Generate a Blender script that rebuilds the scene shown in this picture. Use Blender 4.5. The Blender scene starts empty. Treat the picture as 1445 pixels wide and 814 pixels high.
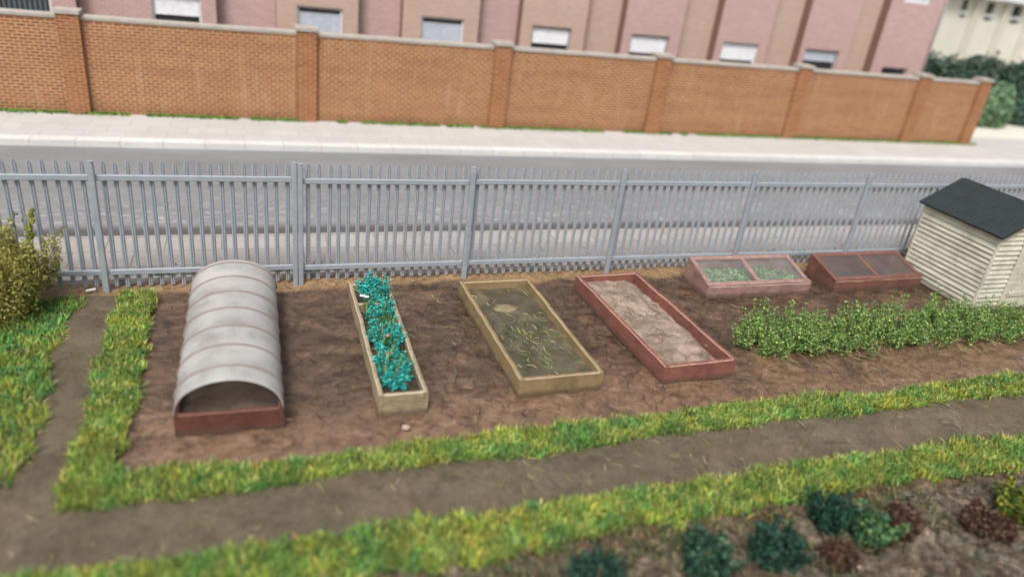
import bpy, math, random
import numpy as np
from mathutils import Vector, Matrix

S = bpy.context.scene
COL = S.collection
RNG = np.random.default_rng(7)
random.seed(7)
R = math.radians

# ------------------------------------------------------------------ materials
def new_mat(name):
    m = bpy.data.materials.new(name); m.use_nodes = True
    nt = m.node_tree
    for n in list(nt.nodes): nt.nodes.remove(n)
    out = nt.nodes.new('ShaderNodeOutputMaterial')
    b = nt.nodes.new('ShaderNodeBsdfPrincipled')
    nt.links.new(b.outputs[0], out.inputs[0])
    return m, nt, b, out

def N(nt, t, **kw):
    n = nt.nodes.new(t)
    for k, v in kw.items():
        if k.startswith('_'):
            setattr(n, k[1:], v)
        else:
            n.inputs[k.replace('__', ' ')].default_value = v
    return n

def rgb(c): return (c[0], c[1], c[2], 1.0)

def ramp(nt, fac, stops, interp='LINEAR'):
    r = nt.nodes.new('ShaderNodeValToRGB'); r.color_ramp.interpolation = interp
    e = r.color_ramp.elements
    while len(e) < len(stops): e.new(0.5)
    for i, (p, c) in enumerate(stops):
        e[i].position = p; e[i].color = rgb(c) if len(c) == 3 else c
    nt.links.new(fac, r.inputs[0])
    return r.outputs[0]

def noise(nt, vec, scale, detail=5, rough=.6, dist=0.0):
    n = nt.nodes.new('ShaderNodeTexNoise')
    n.inputs['Scale'].default_value = scale; n.inputs['Detail'].default_value = detail
    n.inputs['Roughness'].default_value = rough; n.inputs['Distortion'].default_value = dist
    if vec is not None: nt.links.new(vec, n.inputs['Vector'])
    return n.outputs[0]

def mix(nt, fac, a, b, mode='MIX'):
    n = nt.nodes.new('ShaderNodeMix'); n.data_type = 'RGBA'; n.blend_type = mode
    for sock, v in ((n.inputs[0], fac), (n.inputs[6], a), (n.inputs[7], b)):
        if isinstance(v, bpy.types.NodeSocket): nt.links.new(v, sock)
        elif isinstance(v, (int, float)): sock.default_value = v
        else: sock.default_value = rgb(v)
    return n.outputs[2]

def math_n(nt, op, a, b=0.0, c=None):
    n = nt.nodes.new('ShaderNodeMath'); n.operation = op
    for i, v in enumerate((a, b, c)):
        if v is None: continue
        if isinstance(v, bpy.types.NodeSocket): nt.links.new(v, n.inputs[i])
        else: n.inputs[i].default_value = v
    return n.outputs[0]

def objcoord(nt):
    return nt.nodes.new('ShaderNodeTexCoord').outputs['Object']

def scaled(nt, vec, s):
    m = nt.nodes.new('ShaderNodeMapping'); m.inputs['Scale'].default_value = s
    nt.links.new(vec, m.inputs[0]); return m.outputs[0]

def bump(nt, b, h, strength=.4, dist=.01):
    n = nt.nodes.new('ShaderNodeBump'); n.inputs['Strength'].default_value = strength
    n.inputs['Distance'].default_value = dist
    nt.links.new(h, n.inputs['Height']); nt.links.new(n.outputs[0], b.inputs['Normal'])

def paint(name, c1, c2, scale=6, rough=.6, spec=.4, bstr=.25, grain=None, wear=None):
    """worn paint / stained board: two tones mottled by noise, optional stretched grain and pale wear flecks"""
    m, nt, b, _ = new_mat(name)
    co = objcoord(nt)
    f = noise(nt, co, scale, 6, .65)
    col = ramp(nt, f, [(.3, c1), (.7, c2)])
    h = f
    if grain:
        g = noise(nt, scaled(nt, co, grain), 5, 5, .7)
        col = mix(nt, .55, col, ramp(nt, g, [(.3, tuple(x*.55 for x in c1)), (.65, tuple(min(1, x*1.25) for x in c2))]))
        h = g
    if wear:
        w = noise(nt, co, 38, 4, .7)
        k = ramp(nt, w, [(.63, (0, 0, 0)), (.70, (1, 1, 1))])
        col = mix(nt, math_n(nt, 'MULTIPLY', k, wear[3]), col, wear[:3])
    if grain:
        # soil splashed up the boards, ragged upper edge; dull weather stains
        z_ = nt.nodes.new('ShaderNodeSeparateXYZ'); nt.links.new(co, z_.inputs[0])
        q = math_n(nt, 'ADD', z_.outputs[2], math_n(nt, 'MULTIPLY', noise(nt, co, 7, 5, .7), -.16))
        mr = nt.nodes.new('ShaderNodeMapRange'); mr.inputs['From Min'].default_value = .02; mr.inputs['From Max'].default_value = -.05
        nt.links.new(q, mr.inputs['Value'])
        col = mix(nt, math_n(nt, 'MULTIPLY', mr.outputs[0], .75), col, (.085, .058, .04))
        st = ramp(nt, noise(nt, co, 2.3, 6, .7), [(.50, (0, 0, 0)), (.66, (1, 1, 1))])
        col = mix(nt, math_n(nt, 'MULTIPLY', st, .45), col, tuple(x*.5 for x in c1))
    nt.links.new(col, b.inputs['Base Color'])
    b.inputs['Roughness'].default_value = rough
    b.inputs['Specular IOR Level'].default_value = spec
    bump(nt, b, h, bstr, .01)
    return m

def brick_mat(name, c1, c2, mortar, bw=.2, rh=.078, msize=.008, stain=None, stainamt=.35, rough=.85, streak=None):
    m, nt, b, _ = new_mat(name)
    co = nt.nodes.new('ShaderNodeTexCoord').outputs['Object']
    sp = nt.nodes.new('ShaderNodeSeparateXYZ'); nt.links.new(co, sp.inputs[0])
    u = math_n(nt, 'ADD', sp.outputs[0], sp.outputs[1])
    cb = nt.nodes.new('ShaderNodeCombineXYZ'); nt.links.new(u, cb.inputs[0]); nt.links.new(sp.outputs[2], cb.inputs[1])
    br = nt.nodes.new('ShaderNodeTexBrick')
    nt.links.new(cb.outputs[0], br.inputs['Vector'])
    br.inputs['Scale'].default_value = 1.0
    br.inputs['Brick Width'].default_value = bw; br.inputs['Row Height'].default_value = rh
    br.inputs['Mortar Size'].default_value = msize; br.inputs['Mortar Smooth'].default_value = .25
    br.inputs['Color1'].default_value = rgb(c1); br.inputs['Color2'].default_value = rgb(c2)
    br.inputs['Mortar'].default_value = rgb(mortar); br.inputs['Bias'].default_value = -.1
    col = br.outputs[0]
    if streak:      # courses of a darker brick, as bands
        z = nt.nodes.new('ShaderNodeCombineXYZ'); nt.links.new(math_n(nt, 'SNAP', math_n(nt, 'MULTIPLY', u, .22), .0462), z.inputs[0])
        nt.links.new(math_n(nt, 'SNAP', math_n(nt, 'MULTIPLY', sp.outputs[2], 2.2), .1738), z.inputs[1])
        k = ramp(nt, noise(nt, z.outputs[0], 1.7, 3, .6), [(.45, (0, 0, 0)), (.62, (1, 1, 1))])
        col = mix(nt, math_n(nt, 'MULTIPLY', k, .30), col, streak)
    f = noise(nt, co, 1.9, 7, .72)
    if stain:
        k = ramp(nt, f, [(.42, (0, 0, 0)), (.68, (1, 1, 1))])
        col = mix(nt, math_n(nt, 'MULTIPLY', k, stainamt), col, stain)
    if streak:
        v = nt.nodes.new('ShaderNodeCombineXYZ'); nt.links.new(math_n(nt, 'MULTIPLY', u, 2.2), v.inputs[0]); nt.links.new(math_n(nt, 'MULTIPLY', sp.outputs[2], .35), v.inputs[1])
        k = ramp(nt, noise(nt, v.outputs[0], 1.6, 5, .65), [(.54, (0, 0, 0)), (.70, (1, 1, 1))])
        col = mix(nt, math_n(nt, 'MULTIPLY', k, .40), col, (.47, .315, .20))
        mr = nt.nodes.new('ShaderNodeMapRange'); mr.inputs['From Min'].default_value = .42; mr.inputs['From Max'].default_value = .12
        nt.links.new(math_n(nt, 'ADD', sp.outputs[2], math_n(nt, 'MULTIPLY', math_n(nt, 'SUBTRACT', f, .5), .8)), mr.inputs['Value'])
        col = mix(nt, math_n(nt, 'MULTIPLY', mr.outputs[0], .35), col, (.17, .085, .04))
    nt.links.new(col, b.inputs['Base Color'])
    b.inputs['Roughness'].default_value = rough
    b.inputs['Specular IOR Level'].default_value = .2
    inv = math_n(nt, 'SUBTRACT', 1.0, br.outputs['Fac'])
    bump(nt, b, inv, .35, .006)
    return m

def vcol_mat(name, rough=.7, transl=.25, spec=.25, sheen=False):
    """leaf / blade material: colour from the per-leaf colour of the mesh, some light passes through"""
    m, nt, b, out = new_mat(name)
    a = nt.nodes.new('ShaderNodeAttribute'); a.attribute_name = 'Col'
    nt.links.new(a.outputs['Color'], b.inputs['Base Color'])
    b.inputs['Roughness'].default_value = rough
    b.inputs['Specular IOR Level'].default_value = spec
    if transl > 0:
        t = nt.nodes.new('ShaderNodeBsdfTranslucent'); nt.links.new(a.outputs['Color'], t.inputs['Color'])
        mx = nt.nodes.new('ShaderNodeMixShader'); mx.inputs[0].default_value = transl
        nt.links.new(b.outputs[0], mx.inputs[1]); nt.links.new(t.outputs[0], mx.inputs[2])
        nt.links.new(mx.outputs[0], out.inputs[0])
    return m

def plain(name, c, rough=.6, spec=.4, metal=0.0):
    m, nt, b, _ = new_mat(name)
    f = noise(nt, objcoord(nt), 9, 4, .6)
    nt.links.new(ramp(nt, f, [(.3, tuple(x*.88 for x in c)), (.7, tuple(min(1, x*1.1) for x in c))]), b.inputs['Base Color'])
    b.inputs['Roughness'].default_value = rough; b.inputs['Specular IOR Level'].default_value = spec
    b.inputs['Metallic'].default_value = metal
    return m

M = {}
# soil of the plot: dark brown, reddish lumps, damp shine
def soil_mat():
    m, nt, b, _ = new_mat('soil')
    co = objcoord(nt)
    sx = nt.nodes.new('ShaderNodeSeparateXYZ'); nt.links.new(co, sx.inputs[0])
    mid = noise(nt, scaled(nt, co, (1, 1.5, 1)), 2.6, 6, .62, .5)
    clod = noise(nt, co, 7.0, 7, .68, 1.6)
    fine = noise(nt, co, 34, 4, .7, .6)
    c = ramp(nt, mid, [(.34, (.050, .030, .020)), (.46, (.084, .051, .033)), (.58, (.125, .077, .049)), (.7, (.178, .114, .074))])
    c2 = ramp(nt, mid, [(.3, (.125, .074, .045)), (.55, (.215, .130, .081)), (.8, (.30, .192, .124))])
    a = nt.nodes.new('ShaderNodeAttribute'); a.attribute_name = 'Col'
    sp = nt.nodes.new('ShaderNodeSeparateColor'); nt.links.new(a.outputs['Color'], sp.inputs[0])
    c = mix(nt, sp.outputs[0], c, c2)                       # red: lighter trodden rim of the plot
    c = mix(nt, sp.outputs[1], c, ramp(nt, fine, [(.3, (.20, .12, .055)), (.7, (.40, .26, .13))]))   # green: sandy strip at the fence foot
    gb = ramp(nt, noise(nt, co, 2.1, 5, .65), [(.44, (0, 0, 0)), (.62, (1, 1, 1))])
    rough_c = mix(nt, gb, ramp(nt, clod, [(.36, (.04, .027, .018)), (.5, (.095, .066, .044)), (.64, (.22, .155, .11))]), ramp(nt, clod, [(.36, (.032, .03, .018)), (.64, (.14, .122, .078))]))
    c = mix(nt, sp.outputs[2], c, rough_c)                  # blue: weedy rough ground
    k = ramp(nt, clod, [(.36, (.38, .35, .33)), (.46, (.84, .83, .82)), (.56, (1.05, 1.04, 1.02)), (.68, (1.5, 1.42, 1.34))])
    c = mix(nt, .85, c, k, 'MULTIPLY')
    c = mix(nt, .5, c, ramp(nt, fine, [(.32, (.55, .55, .55)), (.66, (1.2, 1.2, 1.2))]), 'MULTIPLY')
    nt.links.new(c, b.inputs['Base Color'])
    # damp, shiny ground on the side of the plant row
    mr = nt.nodes.new('ShaderNodeMapRange'); mr.inputs['From Min'].default_value = 4.6; mr.inputs['From Max'].default_value = 7.0
    nt.links.new(math_n(nt, 'ADD', sx.outputs[0], math_n(nt, 'MULTIPLY', mid, 1.2)), mr.inputs['Value'])
    wet = math_n(nt, 'MULTIPLY', mr.outputs[0], ramp(nt, noise(nt, co, 5, 4, .6), [(.40, (0, 0, 0)), (.52, (1, 1, 1))]))
    rr = math_n(nt, 'SUBTRACT', .42, math_n(nt, 'MULTIPLY', wet, .27))
    nt.links.new(rr, b.inputs['Roughness'])
    b.inputs['Specular IOR Level'].default_value = .65
    h = math_n(nt, 'ADD', math_n(nt, 'MULTIPLY', clod, 1.0), math_n(nt, 'MULTIPLY', fine, .35))
    bump(nt, b, h, .7, .04)
    return m
M['soil'] = soil_mat()

def path_mat():
    m, nt, b, _ = new_mat('trodden_earth')
    co = objcoord(nt)
    f = noise(nt, co, 1.6, 6, .6, .4); g = noise(nt, co, 11, 7, .72, .9); h = noise(nt, co, 45, 3, .7)
    c = ramp(nt, f, [(.32, (.088, .070, .046)), (.52, (.125, .099, .067)), (.7, (.168, .134, .092))])
    c = mix(nt, .75, c, ramp(nt, g, [(.36, (.58, .56, .53)), (.50, (.97, .97, .97)), (.64, (1.25, 1.22, 1.18))]), 'MULTIPLY')
    c = mix(nt, .5, c, ramp(nt, h, [(.34, (.6, .58, .55)), (.66, (1.25, 1.25, 1.25))]), 'MULTIPLY')
    k = ramp(nt, noise(nt, co, .9, 4, .6), [(.50, (0, 0, 0)), (.66, (1, 1, 1))])
    c = mix(nt, math_n(nt, 'MULTIPLY', k, .35), c, (.19, .130, .082))
    mo = ramp(nt, noise(nt, co, 1.3, 5, .65, .5), [(.54, (0, 0, 0)), (.68, (1, 1, 1))])
    c = mix(nt, math_n(nt, 'MULTIPLY', mo, .35), c, (.115, .115, .05))
    nt.links.new(c, b.inputs['Base Color'])
    b.inputs['Roughness'].default_value = .7; b.inputs['Specular IOR Level'].default_value = .3
    bump(nt, b, math_n(nt, 'ADD', g, math_n(nt, 'MULTIPLY', h, .4)), .8, .035)
    return m
M['path'] = path_mat()

def road_mat():
    m, nt, b, _ = new_mat('asphalt')
    co = objcoord(nt)
    f = noise(nt, scaled(nt, co, (.35, 1, 1)), .9, 5, .6); g = noise(nt, co, 60, 4, .8)
    c = ramp(nt, f, [(.3, (.175, .175, .18)), (.7, (.235, .235, .24))])
    c = mix(nt, .5, c, ramp(nt, g, [(.35, (.7, .7, .7)), (.7, (1.25, 1.25, 1.25))]), 'MULTIPLY')
    sp = nt.nodes.new('ShaderNodeSeparateXYZ'); nt.links.new(co, sp.inputs[0])
    near = math_n(nt, 'SMOOTH_MIN', 1.0, 1.0, 0.0)
    k = ramp(nt, math_n(nt, 'MULTIPLY', math_n(nt, 'SUBTRACT', 5.2, sp.outputs[1]), .35), [(0.0, (0, 0, 0)), (.7, (1, 1, 1))])
    sc = ramp(nt, noise(nt, scaled(nt, co, (.6, 1.6, 1)), 5, 6, .72), [(.50, (0, 0, 0)), (.68, (1, 1, 1))])
    c = mix(nt, math_n(nt, 'MULTIPLY', math_n(nt, 'MULTIPLY', k, sc), .5), c, (.55, .54, .53))   # wet glints on the near lane, painted as pale patches
    gut = ramp(nt, sp.outputs[1], [(0, (0, 0, 0)), (1, (1, 1, 1))])
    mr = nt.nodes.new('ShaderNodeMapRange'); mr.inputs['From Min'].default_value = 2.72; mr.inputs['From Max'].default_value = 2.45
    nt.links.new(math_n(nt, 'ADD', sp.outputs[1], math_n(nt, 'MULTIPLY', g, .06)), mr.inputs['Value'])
    c = mix(nt, math_n(nt, 'MULTIPLY', mr.outputs[0], .85), c, (.07, .065, .062))                   # kerb's shadow painted as a dark line along the gutter
    nt.links.new(c, b.inputs['Base Color'])
    b.inputs['Roughness'].default_value = .62; b.inputs['Specular IOR Level'].default_value = .35
    bump(nt, b, g, .5, .01)
    return m
M['road'] = road_mat()

def paving_mat(name, c1, c2, joint, dirt, bw, rh, off=.5):
    m, nt, b, _ = new_mat(name)
    co = objcoord(nt)
    br = nt.nodes.new('ShaderNodeTexBrick'); nt.links.new(co, br.inputs['Vector'])
    br.offset = off
    br.inputs['Scale'].default_value = 1; br.inputs['Brick Width'].default_value = bw; br.inputs['Row Height'].default_value = rh
    br.inputs['Mortar Size'].default_value = .012; br.inputs['Mortar Smooth'].default_value = .2
    br.inputs['Color1'].default_value = rgb(c1); br.inputs['Color2'].default_value = rgb(c2); br.inputs['Mortar'].default_value = rgb(joint)
    f = noise(nt, co, 1.6, 6, .65)
    k = ramp(nt, f, [(.42, (0, 0, 0)), (.70, (1, 1, 1))])
    c = mix(nt, math_n(nt, 'MULTIPLY', k, .45), br.outputs[0], dirt)
    c = mix(nt, .35, c, ramp(nt, noise(nt, co, 25, 4, .7), [(.3, (.75, .75, .75)), (.7, (1.15, 1.15, 1.15))]), 'MULTIPLY')
    nt.links.new(c, b.inputs['Base Color']); b.inputs['Roughness'].default_value = .8
    b.inputs['Specular IOR Level'].default_value = .25
    bump(nt, b, math_n(nt, 'SUBTRACT', 1.0, br.outputs['Fac']), .3, .006)
    return m
M['pave_near'] = paving_mat('pinkish_flags', (.34, .310, .295), (.40, .365, .345), (.21, .185, .17), (.25, .225, .21), .9, .6)
M['pave_far'] = paving_mat('pale_flags', (.45, .435, .415), (.49, .475, .455), (.38, .365, .345), (.39, .37, .35), .9, .6)
M['kerb'] = paving_mat('kerb_stones', (.58, .565, .55), (.63, .615, .60), (.42, .40, .38), (.50, .48, .46), .92, 5.0)

M['brick'] = brick_mat('orange_brick', (.168, .056, .027), (.278, .100, .046), (.60, .395, .215), .21, .079, .0125, (.34, .165, .085), .5, streak=(.20, .075, .055))
M['brick_pier'] = brick_mat('orange_brick_pier', (.19, .063, .030), (.275, .098, .045), (.48, .285, .14), .25, .079, .0105, (.36, .19, .10), .5)
M['stone'] = paint('coping_stone', (.33, .30, .265), (.44, .40, .355), 4, .85, .2, .3)
M['pink'] = brick_mat('pink_brick', (.44, .285, .265), (.50, .335, .315), (.56, .43, .41), .22, .08, .010, (.44, .29, .275), .3)
M['tan'] = brick_mat('tan_brick', (.46, .325, .265), (.52, .375, .305), (.50, .40, .345), .22, .08, .010, (.47, .32, .24), .3)
M['shaded_return'] = plain('shaded_brick_return', (.22, .125, .10), .85, .2)  # shade on the bay flanks, put into a darker brick colour
M['cream'] = paint('cream_render', (.56, .545, .47), (.63, .61, .53), 1.0, .85, .2, .1)
M['creamdim'] = paint('grey_cream_render', (.50, .47, .40), (.58, .55, .47), 1.0, .85, .2, .1)
M['darkpane'] = plain('dark_glass', (.035, .04, .045), .12, .6)
M['blind'] = plain('white_blind', (.80, .81, .84), .7, .2)
M['bluepane'] = plain('pale_net_curtain', (.50, .55, .62), .35, .5)
M['winframe'] = plain('white_window_frame', (.70, .71, .72), .5, .4)
M['winrevealed'] = plain('grey_window_frame', (.33, .31, .31), .6, .4)
M['fence'] = paint('blue_grey_paint', (.25, .28, .31), (.31, .34, .375), 5, .5, .5, .12, wear=(.55, .57, .60, .25))
M['redwood'] = paint('red_brown_board', (.080, .027, .018), (.135, .050, .034), 7, .62, .4, .35, grain=(1.2, 1.2, 9), wear=(.46, .31, .25, .5))
M['redwood_bed'] = paint('terracotta_board', (.172, .063, .045), (.243, .102, .074), 7, .68, .35, .35, grain=(1.2, 1.2, 9), wear=(.50, .35, .29, .6))
M['coldbox'] = paint('dusty_red_board', (.23, .125, .10), (.34, .21, .18), 5, .6, .4, .3, grain=(1.2, 1.2, 9), wear=(.55, .44, .40, .6))
M['coldbox_dark'] = paint('russet_board', (.13, .052, .037), (.20, .092, .068), 5, .55, .45, .3, grain=(1.2, 1.2, 9), wear=(.50, .36, .30, .5))
M['hoop'] = plain('brown_hoop', (.215, .165, .15), .6)
M['olivewood'] = paint('olive_timber', (.20, .140, .066), (.29, .210, .114), 5, .7, .3, .45, grain=(1.5, 1.5, 14), wear=(.46, .38, .24, .5))
M['greywood'] = paint('weathered_timber', (.235, .175, .10), (.37, .295, .19), 6, .75, .3, .45, grain=(1.5, 1.5, 12), wear=(.58, .52, .42, .6))
M['cream_paint'] = paint('cream_boards', (.47, .45, .355), (.58, .56, .455), 3, .6, .35, .2, grain=(.8, .8, 12), wear=(.30, .28, .20, .5))
M['felt'] = paint('roofing_felt', (.014, .019, .021), (.026, .033, .035), 8, .75, .35, .5)
M['leaf'] = vcol_mat('leaf', .6, .3)
M['grass'] = vcol_mat('grass_blades', .6, .3)
M['fleece'] = vcol_mat('teal_foam_flowers', .85, .1, .15)
M['white_scrap'] = plain('white_scrap', (.78, .78, .76), .5)
M['stem'] = plain('brown_stem', (.12, .085, .045), .8, .2)

WORN = {}
for k_, a_, b_ in (('redwood', (.13, .05, .035), (.22, .11, .085)), ('redwood_bed', (.27, .125, .092), (.44, .30, .245)), ('coldbox', (.33, .21, .18), (.50, .39, .35)),
                   ('coldbox_dark', (.24, .11, .08), (.42, .28, .22)), ('olivewood', (.27, .20, .11), (.42, .34, .22)), ('greywood', (.34, .28, .20), (.55, .48, .38))):
    WORN[M[k_].name] = paint('worn_edge_' + k_, a_, b_, 16, .75, .3, .3)

def fill_mat(name, stops, fscale, gscale, rough, bstr, wet=False):
    m, nt, b, _ = new_mat(name)
    co = objcoord(nt)
    f = noise(nt, co, fscale, 6, .65, .5); g = noise(nt, co, gscale, 3, .8)
    c = ramp(nt, f, stops)
    c = mix(nt, .6, c, ramp(nt, g, [(.32, (.55, .53, .5)), (.68, (1.3, 1.3, 1.3))]), 'MULTIPLY')
    nt.links.new(c, b.inputs['Base Color'])
    b.inputs['Roughness'].default_value = rough
    if wet:
        b.inputs['Coat Weight'].default_value = .35; b.inputs['Coat Roughness'].default_value = .15
    bump(nt, b, math_n(nt, 'ADD', f, math_n(nt, 'MULTIPLY', g, .5)), bstr, .03)
    return m
M['grit'] = fill_mat('olive_grit', [(.30, (.042, .035, .020)), (.5, (.084, .070, .042)), (.7, (.165, .138, .09))], 2.4, 60, .55, .6, True)
M['sand'] = fill_mat('sandy_soil', [(.30, (.09, .06, .042)), (.43, (.21, .148, .108)), (.58, (.31, .235, .18)), (.72, (.42, .34, .275))], 3.6, 26, .85, 1.0)
M['dark_soil'] = fill_mat('dark_compost', [(.3, (.02, .014, .01)), (.7, (.07, .048, .03))], 8, 40, .8, .8)
M['tunnel_soil'] = fill_mat('brown_compost', [(.3, (.075, .052, .038)), (.7, (.14, .10, .075))], 3, 30, .8, .6)

def cover_mat():
    m, nt, b, out = new_mat('milky_plastic')
    co = objcoord(nt)
    f = noise(nt, scaled(nt, co, (1, 1, 1)), 1.4, 5, .6)
    c = ramp(nt, f, [(.36, (.60, .58, .565)), (.5, (.645, .63, .615)), (.68, (.68, .665, .65))])
    nt.links.new(c, b.inputs['Base Color']); b.inputs['Roughness'].default_value = .42
    b.inputs['Specular IOR Level'].default_value = .4
    t = nt.nodes.new('ShaderNodeBsdfTranslucent'); nt.links.new(c, t.inputs[0])
    m1 = nt.nodes.new('ShaderNodeMixShader'); m1.inputs[0].default_value = .3
    nt.links.new(b.outputs[0], m1.inputs[1]); nt.links.new(t.outputs[0], m1.inputs[2])
    tr = nt.nodes.new('ShaderNodeBsdfTransparent')
    m2 = nt.nodes.new('ShaderNodeMixShader')
    k = ramp(nt, f, [(.36, (.60, .60, .60)), (.5, (.40, .40, .40)), (.64, (.27, .27, .27))])
    nt.links.new(k, m2.inputs[0])
    nt.links.new(m1.outputs[0], m2.inputs[1]); nt.links.new(tr.outputs[0], m2.inputs[2])
    nt.links.new(m2.outputs[0], out.inputs[0])
    g = noise(nt, co, 45, 3, .6)
    bump(nt, b, g, .12, .004)
    return m
M['cover'] = cover_mat()

def glass_mat(name, dust, dustcol):
    m, nt, b, out = new_mat(name)
    co = objcoord(nt)
    b.inputs['Base Color'].default_value = rgb(dustcol); b.inputs['Roughness'].default_value = .3
    tr = nt.nodes.new('ShaderNodeBsdfTransparent'); tr.inputs[0].default_value = (.93, .95, .95, 1)
    gl = nt.nodes.new('ShaderNodeBsdfGlossy'); gl.inputs['Roughness'].default_value = .12
    lw = nt.nodes.new('ShaderNodeLayerWeight'); lw.inputs[0].default_value = .5
    fr = math_n(nt, 'ADD', .03, math_n(nt, 'MULTIPLY', math_n(nt, 'POWER', lw.outputs['Facing'], 4.0), .5))
    a = nt.nodes.new('ShaderNodeMixShader'); nt.links.new(fr, a.inputs[0])
    nt.links.new(tr.outputs[0], a.inputs[1]); nt.links.new(gl.outputs[0], a.inputs[2])
    f = ramp(nt, noise(nt, co, 2.5, 5, .65), [(.3, (dust*.45,)*3), (.7, (dust*1.5,)*3)])
    c = nt.nodes.new('ShaderNodeMixShader'); nt.links.new(f, c.inputs[0])
    nt.links.new(a.outputs[0], c.inputs[1]); nt.links.new(b.outputs[0], c.inputs[2])
    nt.links.new(c.outputs[0], out.inputs[0])
    return m
M['glass'] = glass_mat('dusty_glazing', .085, (.62, .56, .56))
M['glass_dark'] = glass_mat('smeared_glazing', .10, (.36, .29, .28))

# ------------------------------------------------------------------ mesh helpers
def link(name, me, mat=None, parent=None, loc=None):
    o = bpy.data.objects.new(name, me); COL.objects.link(o)
    if mat is not None and me is not None:
        for x in (mat if isinstance(mat, (list, tuple)) else [mat]): me.materials.append(x)
    if parent is not None: o.parent = parent
    if loc is not None: o.location = loc
    return o

def tag(o, label=None, cat=None, group=None, kind=None):
    if label: o['label'] = label
    if cat: o['category'] = cat
    if group: o['group'] = group
    if kind: o['kind'] = kind
    return o

def thing(name, label, cat, loc=(0, 0, 0), rz=0.0, group=None):
    o = link(name, None); o.location = loc; o.rotation_euler = (0, 0, rz)
    o.empty_display_size = .2
    return tag(o, label, cat, group)

class MB:
    def __init__(s): s.v = []; s.f = []; s.m = []; s.smooth = []
    def add(s, vs, fs, mi=0, smooth=False):
        k = len(s.v); s.v += [tuple(map(float, p)) for p in vs]
        for f in fs: s.f.append(tuple(i + k for i in f)); s.m.append(mi); s.smooth.append(smooth)
    def sweep(s, path, sec, up=(0, 0, 1), caps=True, mi=0, scales=None, smooth=False, closed=True):
        """sec: list of (side, up) points; path: list of points"""
        P = [Vector(p) for p in path]; up = Vector(up); vs = []; fs = []; n = len(sec)
        for i, p in enumerate(P):
            t = (P[min(i+1, len(P)-1)] - P[max(i-1, 0)]).normalized()
            side = t.cross(up)
            side = side.normalized() if side.length > 1e-6 else Vector((1, 0, 0))
            u = side.cross(t).normalized()
            k = scales[i] if scales else 1.0
            for a, b in sec: vs.append(p + side*a*k + u*b*k)
        for i in range(len(P)-1):
            for j in range(n if closed else n-1):
                a = i*n + j; b = i*n + (j+1) % n
                fs.append((a, b, b+n, a+n))
        if caps:
            fs.append(tuple(range(n-1, -1, -1))); fs.append(tuple(range((len(P)-1)*n, len(P)*n)))
        s.add(vs, fs, mi, smooth)
    def bar(s, p0, p1, w, h, up=(0, 0, 1), n=1, c=.006, jit=0.0, mi=0, seed=0, edge=None):
        """a chamfered board from p0 to p1, w across, h along up; jit warps it a little"""
        r = np.random.default_rng(seed + int(abs(p0[0]*131 + p0[1]*37 + p1[0]*17)*100) % 100000)
        a, b = w/2, h/2; c = min(c, a*.45, b*.45)
        sec = [(-a+c, -b), (a-c, -b), (a, -b+c), (a, b-c), (a-c, b), (-a+c, b), (-a, b-c), (-a, -b+c)]
        p0 = Vector(p0); p1 = Vector(p1)
        path = [p0.lerp(p1, i/n) for i in range(n+1)]
        if jit:
            path = [p + Vector((r.normal(0, jit), r.normal(0, jit), r.normal(0, jit*.6))) for p in path]
        k = len(s.m)
        s.sweep(path, sec, up, True, mi)
        if edge is not None:        # worn arrises
            for q in range(n*8):
                if q % 8 in (1, 3, 5, 7): s.m[k+q] = edge
    def box(s, x0, x1, y0, y1, z0, z1, c=.006, mi=0):
        s.bar(((x0+x1)/2, (y0+y1)/2, z0), ((x0+x1)/2, (y0+y1)/2, z1), x1-x0, y1-y0, (0, 1, 0), 1, c, 0, mi)
    def build(s, name, mat, parent=None, loc=None):
        me = bpy.data.meshes.new(name); me.from_pydata(s.v, [], s.f); me.validate()
        if len(me.polygons) == len(s.m):
            me.polygons.foreach_set('material_index', s.m); me.polygons.foreach_set('use_smooth', s.smooth)
        o = link(name, me, mat, parent, loc)
        import bmesh
        bm = bmesh.new(); bm.from_mesh(me); bmesh.ops.recalc_face_normals(bm, faces=bm.faces); bm.to_mesh(me); bm.free()
        return o

def np_mesh(name, V, F, col=None, smooth=False):
    """V (n,3); F list of (k,m) int arrays with m = 3 or 4; col (n,3) per vertex"""
    me = bpy.data.meshes.new(name)
    me.vertices.add(len(V)); me.vertices.foreach_set('co', np.asarray(V, np.float32).ravel())
    loops = np.concatenate([f.ravel() for f in F]); tot = np.concatenate([np.full(len(f), f.shape[1]) for f in F])
    start = np.concatenate([[0], np.cumsum(tot)[:-1]])
    me.loops.add(len(loops)); me.loops.foreach_set('vertex_index', loops.astype(np.int32))
    me.polygons.add(len(tot)); me.polygons.foreach_set('loop_start', start.astype(np.int32))
    me.polygons.foreach_set('loop_total', tot.astype(np.int32))
    if smooth: me.polygons.foreach_set('use_smooth', np.ones(len(tot), bool))
    me.update(calc_edges=True)
    if col is not None:
        a = me.color_attributes.new('Col', 'FLOAT_COLOR', 'POINT')
        c = np.ones((len(V), 4), np.float32); c[:, :3] = col
        a.data.foreach_set('color', c.ravel())
    return me

def vnoise(x, y, f, seed=0):
    """smooth value noise, about -1..1"""
    r = np.random.default_rng(seed); T = r.uniform(-1, 1, (256, 256))
    x = np.asarray(x)*f + 1000; y = np.asarray(y)*f + 1000
    xi = np.floor(x).astype(int); yi = np.floor(y).astype(int); fx = x-xi; fy = y-yi
    fx = fx*fx*(3-2*fx); fy = fy*fy*(3-2*fy)
    g = lambda a, b: T[a % 256, b % 256]
    return (g(xi, yi)*(1-fx) + g(xi+1, yi)*fx)*(1-fy) + (g(xi, yi+1)*(1-fx) + g(xi+1, yi+1)*fx)*fy

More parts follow.
